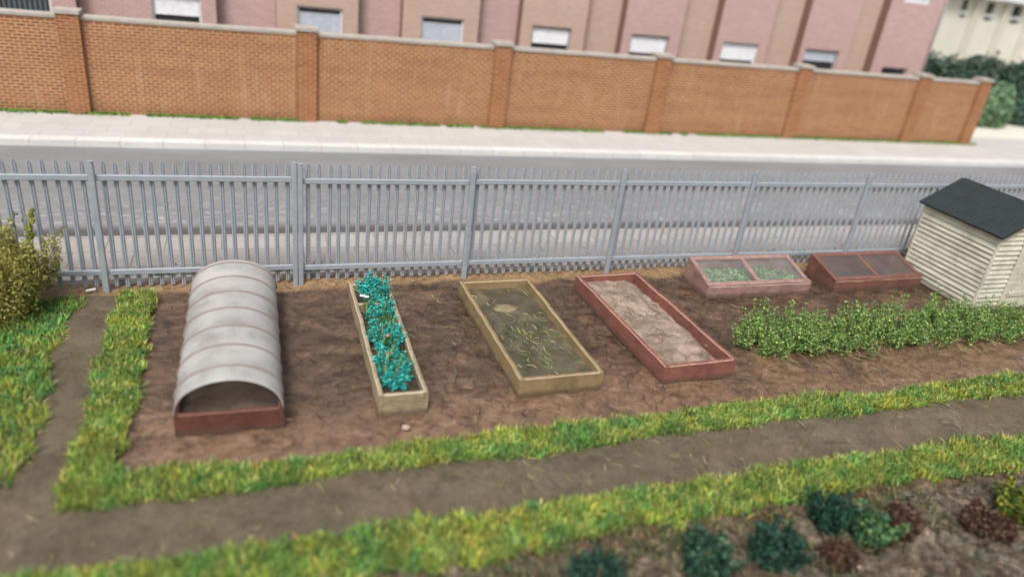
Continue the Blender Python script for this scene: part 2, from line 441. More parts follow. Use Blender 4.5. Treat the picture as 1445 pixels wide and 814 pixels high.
def fbm(x, y, f, o=4, seed=0):
    return sum(vnoise(x, y, f*2**k, seed+k)/(1.8**k) for k in range(o))

def grid_mesh(name, x0, x1, y0, y1, step, zf, mat, keep=None, colf=None, parent=None, loc=None, skirt=0):
    nx = max(2, int((x1-x0)/step)+1); ny = max(2, int((y1-y0)/step)+1)
    X, Y = np.meshgrid(np.linspace(x0, x1, nx), np.linspace(y0, y1, ny))
    Z = zf(X, Y)
    V = np.stack([X, Y, Z], -1).reshape(-1, 3)
    idx = np.arange(nx*ny).reshape(ny, nx)
    F = np.stack([idx[:-1, :-1], idx[:-1, 1:], idx[1:, 1:], idx[1:, :-1]], -1).reshape(-1, 4)
    if keep is not None:
        c = V[F].mean(1); F = F[keep(c[:, 0], c[:, 1])]
        used, inv = np.unique(F, return_inverse=True); V = V[used]; F = inv.reshape(-1, 4)
    col = colf(V[:, 0], V[:, 1]) if colf else None
    return link(name, np_mesh(name, V, [F], col, True), mat, parent, loc)

# ------------------------------------------------------------------ foliage helpers
def palette(n, cols, w=None, jit=.18, rng=RNG):
    cols = np.array(cols); i = rng.choice(len(cols), n, p=w)
    return np.clip(cols[i]*(1 + rng.normal(0, jit, (n, 1)))*(1+rng.normal(0, .06, (n, 3))), .003, .95)

def leaf_cloud(name, P, size, col, mat, parent=None, loc=None, up=.5, aspect=1.7, rng=RNG, out=None):
    """one folded diamond leaf per point"""
    n = len(P)
    d = rng.normal(0, 1, (n, 3))
    if out is not None: d += out*1.3
    d[:, 2] += up; d /= np.linalg.norm(d, axis=1)[:, None]
    t = rng.normal(0, 1, (n, 3)); t -= (t*d).sum(1)[:, None]*d; t /= np.linalg.norm(t, axis=1)[:, None]
    s = size*rng.uniform(.6, 1.35, (n, 1)); w = np.cross(d, t)
    b = P - t*s*aspect*.5; tip = P + t*s*aspect*.5
    l = P + w*s*.5 + d*s*.18; r = P - w*s*.5 + d*s*.18
    V = np.stack([b, l, tip, r], 1).reshape(-1, 3)
    k = np.arange(n)*4
    F = np.concatenate([np.stack([k, k+1, k+2], 1), np.stack([k, k+2, k+3], 1)])
    return link(name, np_mesh(name, V, [F], np.repeat(col, 4, 0)), mat, parent, loc)

def shell_points(blobs, rng=RNG, inner=.45):
    """points spread through the outer part of ellipsoids (cx,cy,cz,rx,ry,rz,n)"""
    P = []; O = []
    for cx, cy, cz, rx, ry, rz, n in blobs:
        d = rng.normal(0, 1, (n, 3)); d /= np.linalg.norm(d, axis=1)[:, None]
        r = rng.uniform(inner**3, 1, (n, 1))**(1/3)*rng.uniform(.85, 1.12, (n, 1))
        p = d*r*np.array([rx, ry, rz]) + np.array([cx, cy, cz])
        k = p[:, 2] > .0
        P.append(p[k]); O.append(d[k])
    return np.concatenate(P), np.concatenate(O)

def blades(name, XY, Z, h, w, col, mat, lean=.45, rng=RNG, parent=None, loc=None):
    n = len(XY); h = h*rng.uniform(.55, 1.25, n); a = rng.uniform(0, 2*np.pi, n)
    L = np.abs(rng.normal(0, lean, n)); b = a + np.pi/2 + rng.normal(0, .4, n)
    base = np.column_stack([XY, Z]); dirv = np.stack([np.cos(a)*L, np.sin(a)*L, np.ones(n)], 1)
    dirv /= np.linalg.norm(dirv, axis=1)[:, None]
    sd = np.stack([np.cos(b), np.sin(b), np.zeros(n)], 1)*(w*rng.uniform(.6, 1.3, n))[:, None]*.5
    mid = base + dirv*h[:, None]*.55
    bend = np.stack([np.cos(a), np.sin(a), -.5*np.ones(n)], 1)*(h*rng.uniform(.05, .35, n))[:, None]
    tip = base + dirv*h[:, None] + bend
    V = np.stack([base-sd, base+sd, mid+sd*.85, mid-sd*.85, tip], 1).reshape(-1, 3)
    k = np.arange(n)*5
    Q = np.stack([k, k+1, k+2, k+3], 1); T = np.stack([k+3, k+2, k+4], 1)
    return link(name, np_mesh(name, V, [Q, T], np.repeat(col, 5, 0)), mat, parent, loc)

# ================================================================== THE SETTING
def rim(x, y):       # 0..1 : the lighter, trodden rim of the plot along the grass, and patches
    f = np.clip((-3.15 - y)/.8 + .5*fbm(x, y, .9, 3, 31), 0, 1)
    return f
def soil_col(x, y):
    r = rim(x, y)*np.clip((x+1.6)*2, 0, 1)
    r = np.maximum(r, np.clip(fbm(x, y, .55, 3, 33)*.9 - .1, 0, .8)*(y < -.5))
    g = np.clip((y + .30 + .12*fbm(x, y, 1.5, 3, 35))/.12, 0, 1)*.85
    b = np.clip((-6.2 - y)/.3, 0, 1)
    return np.stack([r, g, b], 1)
def soil_z(x, y):
    lump = fbm(x, y, 1.7, 4, 3)*.016
    rough = fbm(x, y, 5.5, 3, 12)*.009
    furrow = -.014*np.clip(.28-np.abs(vnoise(x, y, 4.2, 40)), 0, 1)/.28
    out = (y < -6.2)*(fbm(x, y, 2.3, 4, 50)*.05)
    return lump + rough + furrow + out - .012 + np.clip((y+.25)/.3, 0, 1)*.02
g = grid_mesh('soil_ground', -6.5, 19.5, -9.6, .14, .036, soil_z, M['soil'], None, soil_col)
tag(g, 'dark brown damp soil of the allotment plot', None, None, 'structure')

def in_path(x, y):
    e = .06*fbm(x, y, 1.2, 2, 8)
    main = (y > -5.95) & (y < -4.66+e) & (x > -6.4)
    side = (x > -2.7+e) & (x < -1.72+e) & (y > -4.9) & (y < -.28)
    return main | side
def path_z(x, y):
    return .022 + fbm(x, y, 1.3, 4, 60)*.014 + fbm(x, y, 6, 3, 66)*.009
o = grid_mesh('dirt_path', -6.4, 19.4, -5.97, -.25, .045, path_z, M['path'], in_path)
tag(o, 'grey brown trodden dirt path between the grass verges', None, None, 'structure')

def slab(name, x0, x1, y0, y1, z0, z1, mat, label):
    b = MB(); b.box(x0, x1, y0, y1, z0, z1, .02)
    return tag(b.build(name, mat), label, None, None, 'structure')
# far land, out to the horizon
b = MB(); b.add([(-400, -400, -.16), (400, -400, -.16), (400, 400, -.16), (-400, 400, -.16)], [(0, 1, 2, 3)])
tag(b.build('ground', plain('far_ground', (.20, .19, .16), .9, .1)), 'plain ground reaching away beyond the street', None, None, 'structure')
slab('near_pavement', -30, 60, .16, 1.886, -.14, .075, M['pave_near'], 'pinkish paved footway behind the palisade fence')
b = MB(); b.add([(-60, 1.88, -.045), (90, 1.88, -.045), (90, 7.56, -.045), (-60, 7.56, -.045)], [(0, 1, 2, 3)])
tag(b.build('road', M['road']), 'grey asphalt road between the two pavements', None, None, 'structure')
slab('kerb', -40, 60, 7.546, 7.90, -.14, .10, M['kerb'], 'pale kerb stones along the far side of the road')
slab('far_pavement', -40, 60, 7.905, 11.2, -.14, .092, M['pave_far'], 'pale paved footway along the brick wall')
slab('forecourt', 27.6, 60, 11.21, 20, -.14, .088, M['cream'], 'pale open paving beyond the end of the wall')

# ================================================================== GRASS
GCOL = [(.29, .36, .06), (.40, .44, .11), (.19, .33, .06), (.08, .24, .06), (.035, .20, .09), (.50, .46, .18), (.30, .21, .08)]
def grass_col(x, y, seed, w0=(.24, .18, .2, .15, .10, .07, .06)):
    n = len(x); c = palette(n, GCOL, w0, .24)
    k = vnoise(x, y, 7, seed+3)*.5+.5; j = vnoise(x, y, 5, seed+5)
    c = np.where((j > .38)[:, None], c*np.array([[.6, .92, 1.0]]), np.where((j < -.45)[:, None], c*np.array([[1.35, 1.15, .9]]), c))*(.60+.72*k)[:, None]
    t = np.clip(fbm(x, y, 1.1, 3, seed)*.5 + .5, 0, 1)[:, None]
    return np.clip(c*(1-.25*t) + np.array([[.36, .38, .07]])*.25*t, .01, .9)
def strip_pts(n, fx, rng=RNG):
    u = rng.uniform(0, 1, n); v = np.clip(rng.uniform(-.03, 1.03, n) + rng.normal(0, .045, n), -.22, 1.22)
    return fx(u, v)
def verge_upper(u, v):          # the long strip between soil and path
    x = -1.85 + u*17.5
    lo = -4.93 + .07*fbm(x, x*0, .9, 3, 5) + .03*fbm(x, x*0+3, 4, 2, 6)
    hi = -4.50 + .07*fbm(x, x*0+9, .8, 3, 7) + .04*fbm(x, x*0+5, 4, 2, 9) - .04*(x < 1.5)
    return np.column_stack([x, lo + (hi-lo)*v])
def verge_side(u, v):
    y = -4.95 + u*4.72
    lo = -1.85 + .05*fbm(y, y*0, 1, 3, 15) + .04*fbm(y, y*0, 5, 2, 16); hi = -1.40 + .06*fbm(y, y*0+4, 1, 3, 17) + .04*fbm(y, y*0+2, 5, 2, 18)
    return np.column_stack([lo + (hi-lo)*v, y])
def make_grass(name, label, XY, h, w, seed, lean=.5):
    fall = np.ones(len(XY))
    o = blades(name, XY, np.zeros(len(XY)) + .01, h, w, grass_col(XY[:, 0], XY[:, 1], seed), M['grass'], lean)
    return tag(o, label, 'grass', None, 'stuff')
XY = np.concatenate([strip_pts(33000, verge_upper), strip_pts(12500, verge_side)])
make_grass('grass_verge', 'L-shaped bright green grass verge edging the soil of the beds', XY, .105, .0165, 21, .9)
def verge_lower(u, v):
    x = -2.2 + u*15
    lo = -6.36 + .10*fbm(x, x*0, .9, 3, 25) + .05*fbm(x, x*0, 4, 2, 26); hi = -5.78 + .06*fbm(x, x*0+9, .8, 3, 27) + .04*fbm(x, x*0+1, 4, 2, 28)
    return np.column_stack([x, lo + (hi-lo)*v])
make_grass('grass_verge', 'bright green grass verge between dirt path and the leafy vegetable patch', strip_pts(36000, verge_lower), .11, .0175, 22, .9)
def verge_bush(u, v):
    y = -4.5 + u*4.1
    hi = -2.42 + .10*fbm(y, y*0, 1, 3, 35) + .05*fbm(y, y*0, 5, 2, 36) + .0*(y)
    return np.column_stack([-4.6 + (hi+4.6)*np.minimum(v, 1.02), y])
make_grass('grass_verge', 'green grass patch around the foot of the olive shrub', strip_pts(20000, verge_bush), .13, .017, 23, .8)
# low weeds at the foot of the brick wall
n = 9000; x = RNG.uniform(-9, 27.4, n); k = vnoise(x, x*0, .8, 90) + vnoise(x, x*0, 3, 91)*.5 > -.55; x = x[k]
XY = np.column_stack([x, 10.10 - np.abs(RNG.normal(0, .09, len(x)))])
o = blades('weeds', XY, np.zeros(len(x)) + .085, .085, .045, palette(len(x), [(.14, .29, .04), (.24, .36, .06), (.09, .20, .05)]), M['grass'], .8)
tag(o, 'thin green weeds along the foot of the orange brick wall', 'weeds', None, 'stuff')
n = 5000; x = RNG.uniform(-5, 17.5, n); k = vnoise(x, x*0, .5, 96) > -.1; x = x[k]
o = blades('weeds', np.column_stack([x, .22 + np.abs(RNG.normal(0, .13, len(x)))]), np.zeros(len(x))+.07, .05, .035, palette(len(x), [(.13, .19, .15), (.10, .16, .11), (.17, .2, .15)]), M['grass'], .9)
tag(o, 'dull grey green moss behind the foot of the palisade fence', 'moss', None, 'stuff')

# ================================================================== PALISADE FENCE
X0, SP = -2.053, 2.798
def pale_mesh():
    b = MB()
    t = .008
    front = [(-.033, 0), (-.021, .014), (-.010, .015), (0, .003), (.010, .015), (.021, .014), (.033, 0)]
    sec = front + [(x, y-t) for x, y in reversed(front)]
    # sweep upwards; the tip narrows to a point
    b.sweep([(0, 0, .03), (0, 0, 1.93), (0, -.002, 1.97), (0, -.008, 2.0)], [(s, -u) for s, u in sec], (0, 1, 0), True, 0, [1, 1, .8, .45])
    return b
pale_b = pale_mesh()
PALE = None
def pale(parent, x):
    global PALE
    if PALE is None:
        PALE = pale_b.build('pale', M['fence'], parent); o = PALE
    else:
        o = PALE.copy(); COL.objects.link(o); o.parent = parent
    o.location = (x + random.gauss(0, .004), .0, random.gauss(0, .008)); o.rotation_euler = (0, random.gauss(0, .004), random.gauss(0, .05))
    return o
def post(parent, x, w=.09, z=2.0):
    b = MB()
    b.bar((x, -.075, -.04), (x, -.075, z-.03), w, .085, (0, 1, 0), 1, .012)
    b.bar((x, -.075, z-.03), (x, -.075, z+.02), w*.82, .07, (0, 1, 0), 1, .02)
    b.bar((x, -.0235, .02), (x, -.0235, z-.12), w*.4, .012, (0, 1, 0), 1, .002)
    return b.build('post', M['fence'], parent)
def rail(parent, xa, xb, z, h=.088, dz=0.0):
    b = MB()
    b.bar((xa, -.052, z-h/2), (xb, -.052, z-h/2+dz), .042, h, (0, 0, 1), 6, .012, .0015)
    return b.build('rail', M['fence'], parent)
fa = thing('palisade_fence', 'shorter run of grey palisade fence, from olive shrub to doubled post', 'fence')
fb = thing('palisade_fence', 'long run of grey palisade fence, from doubled post to cream shed', 'fence')
tag(fa, group='grey palisade fencing'); tag(fb, group='grey palisade fencing')
def bay(parent, xa, xb, n, rz, first=True):
    for i in range(n): pale(parent, xa + (i + .5)*(xb-xa)/n)
for t in (-1, 0):
    xa = X0 + SP*t; xb = xa + SP
    post(fa, xa)
    xe = xb - .053 if t == -1 else xb - .092
    rail(fa, xa+.053, xe, 1.815); rail(fa, xa+.053, xe, .335)
    bay(fa, xa+.06, xe-.0, 17, 0)
xa = X0 - SP; rail(fa, xa-1.6, xa-.053, 1.815); rail(fa, xa-1.6, xa-.053, .335); bay(fa, xa-1.65, xa-.06, 10, 0)
post(fa, X0 + SP - .050, .078, 2.03); post(fb, X0 + SP + .036, .078, 2.01)
for t in range(1, 7):
    xa = X0 + SP*t; xb = xa + SP
    if t > 1: post(fb, xa)
    s = xa + (.053 if t > 1 else .078)
    rail(fb, s, xb-.053, 1.80-(.012 if t == 1 else 0)); rail(fb, s, xb-.053, .32)
    n = 17 if t < 6 else 15
    bay(fb, s, s + (xb-.06-s)*n/17, n, 0)
post(fb, X0 + SP*7)

# ================================================================== BRICK WALL
wall = thing('boundary_wall', 'tall orange brick boundary wall with piers and stone coping beyond the road', 'wall')
piers = [-3.95, 1.68, 7.28, 12.70, 18.27, 23.72, 26.78]
ends = [-9.6] + piers
for i in range(len(piers)):
    xa, xb = ends[i] + .255, ends[i+1] - .255
    b = MB(); b.box(xa, xb, 10.12, 10.34, .0, 2.385, .004)
    p = b.build('wall_panel', M['brick'], wall)
    c = MB(); c.bar((xa, 10.23, 2.44), (xb, 10.23, 2.44), .29, .105, (0, 0, 1), 8, .018, .004)
    c.build('coping', M['stone'], p)
for x in piers:
    b = MB(); b.box(x-.25, x+.25, 9.98, 10.42, .0, 2.52, .006)
    p = b.build('pier', M['brick_pier'], wall)
    c = MB(); c.bar((x, 10.20, 2.524), (x, 10.20, 2.615), .58, .52, (0, 1, 0), 1, .02)
    c.build('cap', M['stone'], p)

# ================================================================== TERRACE BEHIND THE WALL
def holed(b, x0, x1, z0, z1, holes, y, depth, mi=0, mr=1):
    xs = sorted({x0, x1, *[h[0] for h in holes], *[h[1] for h in holes]}); zs = sorted({z0, z1, *[h[2] for h in holes], *[h[3] for h in holes]})
    for i in range(len(xs)-1):
        for j in range(len(zs)-1):
            cx, cz = (xs[i]+xs[i+1])/2, (zs[j]+zs[j+1])/2
            if any(h[0] < cx < h[1] and h[2] < cz < h[3] for h in holes): continue
            b.add([(xs[i], y, zs[j]), (xs[i+1], y, zs[j]), (xs[i+1], y, zs[j+1]), (xs[i], y, zs[j+1])], [(0, 1, 2, 3)], mi)
    for a, c, d, e in holes:
        yy = y + depth
        b.add([(a, y, d), (c, y, d), (c, y, e), (a, y, e), (a, yy, d), (c, yy, d), (c, yy, e), (a, yy, e)],
              [(0, 1, 5, 4), (1, 2, 6, 5), (2, 3, 7, 6), (3, 0, 4, 7)], mr)
house = thing('apartment_terrace', 'long pink and tan brick terrace with projecting window bays behind brick wall', 'building')
BY, RY = 12.5, 12.92
ZB, ZT = -.1, 8.2
bays = [(-6.6, -4.15, 'pink'), (-2.95, -.62, 'pink'), (1.02, 3.38, 'tan'), (4.74, 7.18, 'tan'), (8.62, 10.92, 'tan'), (12.34, 14.6, 'pink'), (16.1, 18.32, 'pink'), (19.82, 22.1, 'pink'), (23.42, 26.1, 'pink')]
wins = [(-6.02, -4.74), (-2.29, -1.02), (1.6, 2.92), (5.33, 6.71), (9.03, 10.44), (12.68, 14.19), (16.40, 17.95), (20.08, 21.67), (24.0, 25.3)]
kinds = ['dark', 'white', 'net', 'net', 'half', 'most', 'white', 'slate', 'low']
def window(xa, xb, za, zb, kind):
    fr = MB(); y = BY + .10
    for (p, q) in (((xa, za+.03), (xb, za+.03)), ((xa, zb-.03), (xb, zb-.03))):
        fr.bar((p[0], y, p[1]), (q[0], y, q[1]), .07, .06, (0, 0, 1), 1, .006)
    for xx in (xa+.03, xb-.03):
        fr.bar((xx, y+.004, za+.06), (xx, y+.004, zb-.06), .06, .07, (0, 1, 0), 1, .006)
    f = fr.build('window', M['winframe'] if kind in ('net', 'dark', 'white') else M['winrevealed'], house)
    g = MB(); g.box(xa+.05, xb-.05, y+.03, y+.045, za+.05, zb-.05, .002); g.build('pane', M['darkpane'], f)
    zlow = {'white': .02 if xa > 0 else .12, 'half': .16, 'most': .01, 'slate': .34, 'net': .0, 'dark': None, 'low': None}[kind]
    if zlow is not None:
        h = zb - 2.30 if zb < 4 else zb-za
        z0 = (2.27 + (zb-2.27)*zlow if zb < 4 else za+.1+zlow*(zb-za)) if zlow > 0 else za+.06
        s = MB(); nsl = 14 if kind != 'net' else 18
        if kind == 'net':       # vertical folds
            for k in range(nsl):
                x = xa+.07 + (k+.5)*(xb-xa-.14)/nsl
                s.bar((x, y+.012+.004*(k % 2), za+.06), (x, y+.012+.004*(k % 2), zb-.17), (xb-xa-.14)/nsl*.98, .012, (0, 1, 0), 1, .003)
        else:
            k = 0; z = zb-.07
            while z > z0:
                s.bar((xa+.07, y+.006, z-.03), (xb-.07, y+.006, z-.03), .012, .055, (0, .25, 1), 1, .003); z -= .06
        s.build('blind', M['bluepane'] if kind in ('net', 'slate') else M['blind'], f)
    if kind == 'dark':
        s = MB()
        for k in range(9):
            x = xa+.1 + (k+.5)*(xb-xa-.2)/9
            s.bar((x, y+.005, za+.06), (x, y+.005, zb-.06), .075, .012, (0, 1, 0), 1, .003)
        s.build('blind', plain('slate_blind', (.10, .125, .14), .7, .2), f)
for i, ((xa, xb, m), (wa, wb)) in enumerate(zip(bays, wins)):
    low = i == 8
    holes = [(wa, wb, 1.25 if low else 1.55, 2.44 if low else 2.88), (wa, wb, 4.86, 6.02)]
    b = MB(); holed(b, xa, xb, ZB, ZT, holes, BY, .2, 0, 0)
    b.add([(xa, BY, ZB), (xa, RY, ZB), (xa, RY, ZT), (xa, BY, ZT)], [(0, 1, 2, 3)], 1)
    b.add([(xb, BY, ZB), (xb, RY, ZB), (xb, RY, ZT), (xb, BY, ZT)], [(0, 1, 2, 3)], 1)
    b.build('bay_wall', [M[m], M['shaded_return']], house)
    for h, k in zip(holes, (kinds[i], kinds[i] if i < 7 else 'net')): window(*h, k)
    if i < 8:
        b = MB(); nx = bays[i+1][0]
        b.add([(xb, RY, ZB), (nx, RY, ZB), (nx, RY, ZT), (xb, RY, ZT)], [(0, 1, 2, 3)])
        b.build('recess_wall', M['pink' if i < 4 else 'tan'], house)
b = MB()
b.add([(-6.6, RY, ZB), (-6.6, 21, ZB), (-6.6, 21, ZT), (-6.6, RY, ZT)], [(0, 1, 2, 3)])
b.add([(26.1, RY, ZB), (26.1, 21, ZB), (26.1, 21, ZT), (26.1, RY, ZT)], [(0, 1, 2, 3)])
b.add([(-6.6, 21, ZB), (26.1, 21, ZB), (26.1, 21, ZT), (-6.6, 21, ZT)], [(0, 1, 2, 3)])
b.build('end_wall', M['pink'], house)
b = MB(); b.box(-6.8, 26.3, 12.3, 21.2, 8.205, 8.45, .03); b.build('roof', M['felt'], house)
b = MB(); b.sweep([(26.04, 12.44, .0), (26.04, 12.44, 8.1)], [(.04*math.cos(a), .04*math.sin(a)) for a in np.linspace(0, 2*math.pi, 9)[:-1]], (0, 1, 0), smooth=True)
b.build('drainpipe', M['winrevealed'], house)

# cream block far off to the side
blk = thing('cream_building', 'distant cream rendered building with small dark windows above the hedge', 'building')
b = MB(); cw = [(35.45, 35.85), (37.2, 37.75), (39.1, 39.8), (41.1, 41.8), (43.2, 43.9)]
holed(b, 31, 48, -.1, 5.25, [(a, c, 4.55, 5.1) for a, c in cw] + [(a+.1, c, 4.2, 4.38) for a, c in cw], 20, .25, 0, 1)
b.add([(31, 20, -.1), (31, 30, -.1), (31, 30, 5.25), (31, 20, 5.25)], [(0, 1, 2, 3)]); b.add([(48, 20, -.1), (48, 30, -.1), (48, 30, 5.25), (48, 20, 5.25)], [(0, 1, 2, 3)])
b.add([(31, 30, -.1), (48, 30, -.1), (48, 30, 5.25), (31, 30, 5.25)], [(0, 1, 2, 3)])
b.build('wall', [M['cream'], M['creamdim']], blk)
for a, c in cw:
    w = MB(); w.box(a-.01, c+.01, 20.22, 20.25, 4.54, 5.11, .003); w.build('window', M['darkpane'], blk)
    w = MB(); w.box(a-.15, c+.2, 19.93, 20.0, 4.42, 4.50, .01); w.build('sill', M['winframe'], blk)
    w = MB(); w.box(a+.09, c+.01, 20.22, 20.24, 4.19, 4.39, .003); w.build('vent', M['darkpane'], blk)
for x in (36.6, 38.7, 40.6, 42.6):
    w = MB(); w.box(x-.32, x+.18, 19.88, 19.997, -.1, 5.2, .02); w.build('pilaster', M['creamdim'], blk)
w = MB(); w.box(30.6, 48.4, 19.5, 30.4, 5.255, 5.5, .03); w.build('roof', M['winframe'], blk)

# hedge and pale shrub beyond the end of the wall
def bush(name, label, cat, loc, blobs, size, cols, w, up=.4, stems=None, group=None, aspect=1.6, inner=.5, jit=.2, mat='leaf'):
    t = thing(name, label, cat, loc, 0, group)
    P, O = shell_points(blobs, inner=inner)
    leaf_cloud('foliage', P, size, palette(len(P), cols, w, jit), M[mat], t, None, up, aspect, out=O)
    if stems:
        b = MB()
        for (p, q, r) in stems:
            p = Vector(p); q = Vector(q); m_ = (p+q)/2 + Vector((random.uniform(-.04, .04), random.uniform(-.04, .04), 0))
            b.sweep([p, m_, q], [(r*math.cos(a), r*math.sin(a)) for a in np.linspace(0, 2*math.pi, 7)[:-1]], (.3, 1, .1), True, 0, [1, .75, .4], True)
        b.build('stem', M['stem'], t)
    return t
def sprigs(n, R0, hlo, hhi, lean, step, rad, per, seed, ry=None, base=.0, lo=.3):
    """blobs along n thin shoots that rise from a patch of radius R0 (ry across) and lean outwards"""
    rg = np.random.default_rng(seed); out = []; st = []; ry = ry or R0
    for _ in range(n):
        a = rg.uniform(0, 2*np.pi); q = math.sqrt(rg.uniform(0, 1)); x, y = math.cos(a)*q*R0, math.sin(a)*q*ry
        h = rg.uniform(hlo, hhi)*(1-.25*q*q); dx, dy = lean*(math.cos(a)*q + rg.normal(0, .5))*h, lean*(math.sin(a)*q + rg.normal(0, .5))*h
        k = max(2, int(h*(1-lo)/step)); st.append(((x, y, base), (x+dx, y+dy, base+h), .006))
        for j in range(k+1):
            t = lo + (1-lo)*j/k; r = rad*(1.15-.55*t)*rg.uniform(.8, 1.2)
            out.append((x+dx*t, y+dy*t, base+h*t, r, r, r*1.05, max(4, int(per*(r/rad)**2))))
    return out, st

bl = [(x, RNG.normal(0, .1), 1.3+RNG.normal(0, .12), .8, .65, 1.65+RNG.normal(0, .08), 2600) for x in np.arange(-5.2, 8, .85)]
bush('hedge', 'tall dark green clipped hedge in front of cream building', 'hedge', (31.5, 14.6, 0), bl, .13, [(.07, .115, .08), (.09, .145, .10), (.115, .175, .12), (.05, .085, .06)], None, .3, [((x, 0, -.1), (x, 0, 1.6), .06) for x in np.arange(-5, 7.6, .9)])
bush('shrub', 'pale green rounded shrub at the foot of dark hedge by wall end', 'shrub', (31.9, 13.35, 0),
     [(0, 0, .9, .95, .6, 1.0, 2200), (.6, .2, .6, .7, .5, .6, 1000), (-.9, .1, .55, .8, .5, .6, 1100), (.2, 0, 1.6, .55, .4, .45, 800)], .12,
     [(.18, .30, .16), (.24, .37, .21), (.13, .23, .12), (.30, .42, .26)], None, .5, [((0, 0, -.1), (.2, 0, 1.2), .05), ((0, 0, -.1), (-.6, .1, .8), .04)])
bush('shrub', 'dark grey green shrub along the pale paving beside hedge', 'shrub', (34.9, 14.0, 0),
     [(0, 0, .9, 1.3, .7, 1.0, 2400), (1.3, 0, .8, 1.1, .7, .9, 1800)], .13, [(.05, .11, .07), (.08, .15, .10), (.11, .19, .13)], None, .5, [((0, 0, -.1), (.1, 0, 1.1), .05), ((.1, 0, -.1), (1.1, .1, 1.0), .05)])

# ================================================================== RAISED BEDS
def board(name, parent, p0, p1, w, h, mat, n=10, jit=.006, c=.011, seed=0):
    b = MB(); b.bar(p0, p1, w, h, (0, 0, 1), n, c, jit, 0, seed, 1); return b.build(name, [mat, WORN[mat.name]], parent)
def frame(t, w, l, h, th, mat, bot=-.02, jit=.006):
    H = h - bot; zc = (h+bot)/2
    for s in (-1, 1):
        board('side_board', t, (s*(w/2-th/2), -l/2, zc), (s*(w/2-th/2), l/2, zc), th, H, mat, 14, jit, .012, 5+s)
    for s in (-1, 1):
        board('end_board', t, (-w/2+th+.001, s*(l/2-th/2), zc-.003), (w/2-th-.001, s*(l/2-th/2), zc-.003), th, H-.004, mat, 6, jit*.5, .012, 9+s)
def fill(name, t, w, l, th, zf, mat, step=.03):
    return grid_mesh(name, -w/2+th*.6, w/2-th*.6, -l/2+th*.6, l/2-th*.6, step, zf, mat, None, None, t)

# narrow weathered planter with teal flowers
pl = thing('wooden_planter', 'narrow weathered timber planter filled with teal flowers', 'planter', (1.747, -2.323, 0), -.011)
frame(pl, .612, 3.108, .32, .055, M['greywood'], jit=.004)
fill('compost', pl, .612, 3.108, .055, lambda x, y: .19 + fbm(x, y, 3, 4, 71)*.03, M['dark_soil'])
board('divider', pl, (-.25, .88, .21), (.25, .86, .21), .05, .2, M['greywood'], 5, .004)
TEAL = [(.018, .34, .31), (.05, .48, .45), (.12, .60, .56), (.010, .19, .18), (.03, .38, .28)]
def teal_clump(label, x, y, blobs, n, seed, fibres=0):
    rng = np.random.default_rng(seed)
    t = thing('teal_flowers', label, 'flowers', (x, y, .18), 0, 'teal flower clumps in the narrow planter')
    P = []; ST = []
    for cx, cy, rx, ry, ns, hlo, hhi in blobs:
        q, st = sprigs(ns, rx, hlo, hhi, .30, .05, .046, 20, seed*10+int(abs(cy)*100), ry, .0, .40)
        ST += [((a[0]+cx, a[1]+cy, a[2]), (e[0]+cx, e[1]+cy, e[2]), .005) for a, e, r in st]
        for bx, by, bz, r, _, _, k in q:
            d = rng.normal(0, 1, (k, 3)); d /= np.linalg.norm(d, axis=1)[:, None]
            P.append(d*rng.uniform(.15, 1.25, (k, 1))*r + np.array([bx+cx, by+cy, bz]))
    P = np.concatenate(P); P = P[P[:, 2] > -.02]; n = len(P)
    oc = np.array([(1, 0, 0), (-1, 0, 0), (0, 1, 0), (0, -1, 0), (0, 0, 1), (0, 0, -1)], float)
    V = (P[:, None, :] + (oc[None]*rng.uniform(.006, .019, (n, 1, 1)) + rng.normal(0, .004, (n, 6, 3)))).reshape(-1, 3)
    of = np.array([(0, 2, 4), (2, 1, 4), (1, 3, 4), (3, 0, 4), (2, 0, 5), (1, 2, 5), (3, 1, 5), (0, 3, 5)])
    F = (np.arange(n)[:, None, None]*6 + of[None]).reshape(-1, 3)
    c = np.repeat(palette(n, TEAL, [.26, .28, .16, .2, .10], .2, rng), 6, 0)
    link('blossom', np_mesh('blossom', V, [F], c), M['fleece'], t)
    sb = MB()
    for p_, q_, r_ in ST: sb.sweep([p_, q_], [(r_, 0), (-r_*.5, r_), (-r_*.5, -r_)], (.3, 1, .1))
    sb.build('stem', M['stem'], t)
    m = 200; xy = np.column_stack([rng.uniform(-.17, .17, m), rng.uniform(-.28, .28, m)])
    blades('leaves', xy, np.zeros(m) + .04, .26, .011, palette(m, [(.05, .20, .06), (.10, .25, .05), (.42, .38, .17), (.04, .16, .08)], None, .2, rng), M['grass'], 1.0, rng, t)
    return t
teal_clump('dense teal flower clump at the fence end of the planter, behind its divider', 1.80, -1.06,
           [(.0, .02, .20, .25, 60, .16, .34)], 0, 1)
teal_clump('teal flower clump with green leaves just past the planter divider', 1.76, -1.72,
           [(.05, .02, .19, .19, 34, .10, .26), (.15, .18, .08, .10, 9, .15, .28)], 0, 2)
teal_clump('loose teal flower clump in the middle of planter with dry straw', 1.745, -2.38,
           [(0, .0, .20, .36, 60, .10, .27)], 0, 3)
teal_clump('loose teal flower clump nearest the outer end board of planter', 1.715, -3.22,
           [(0, .0, .19, .44, 74, .08, .26)], 0, 4)
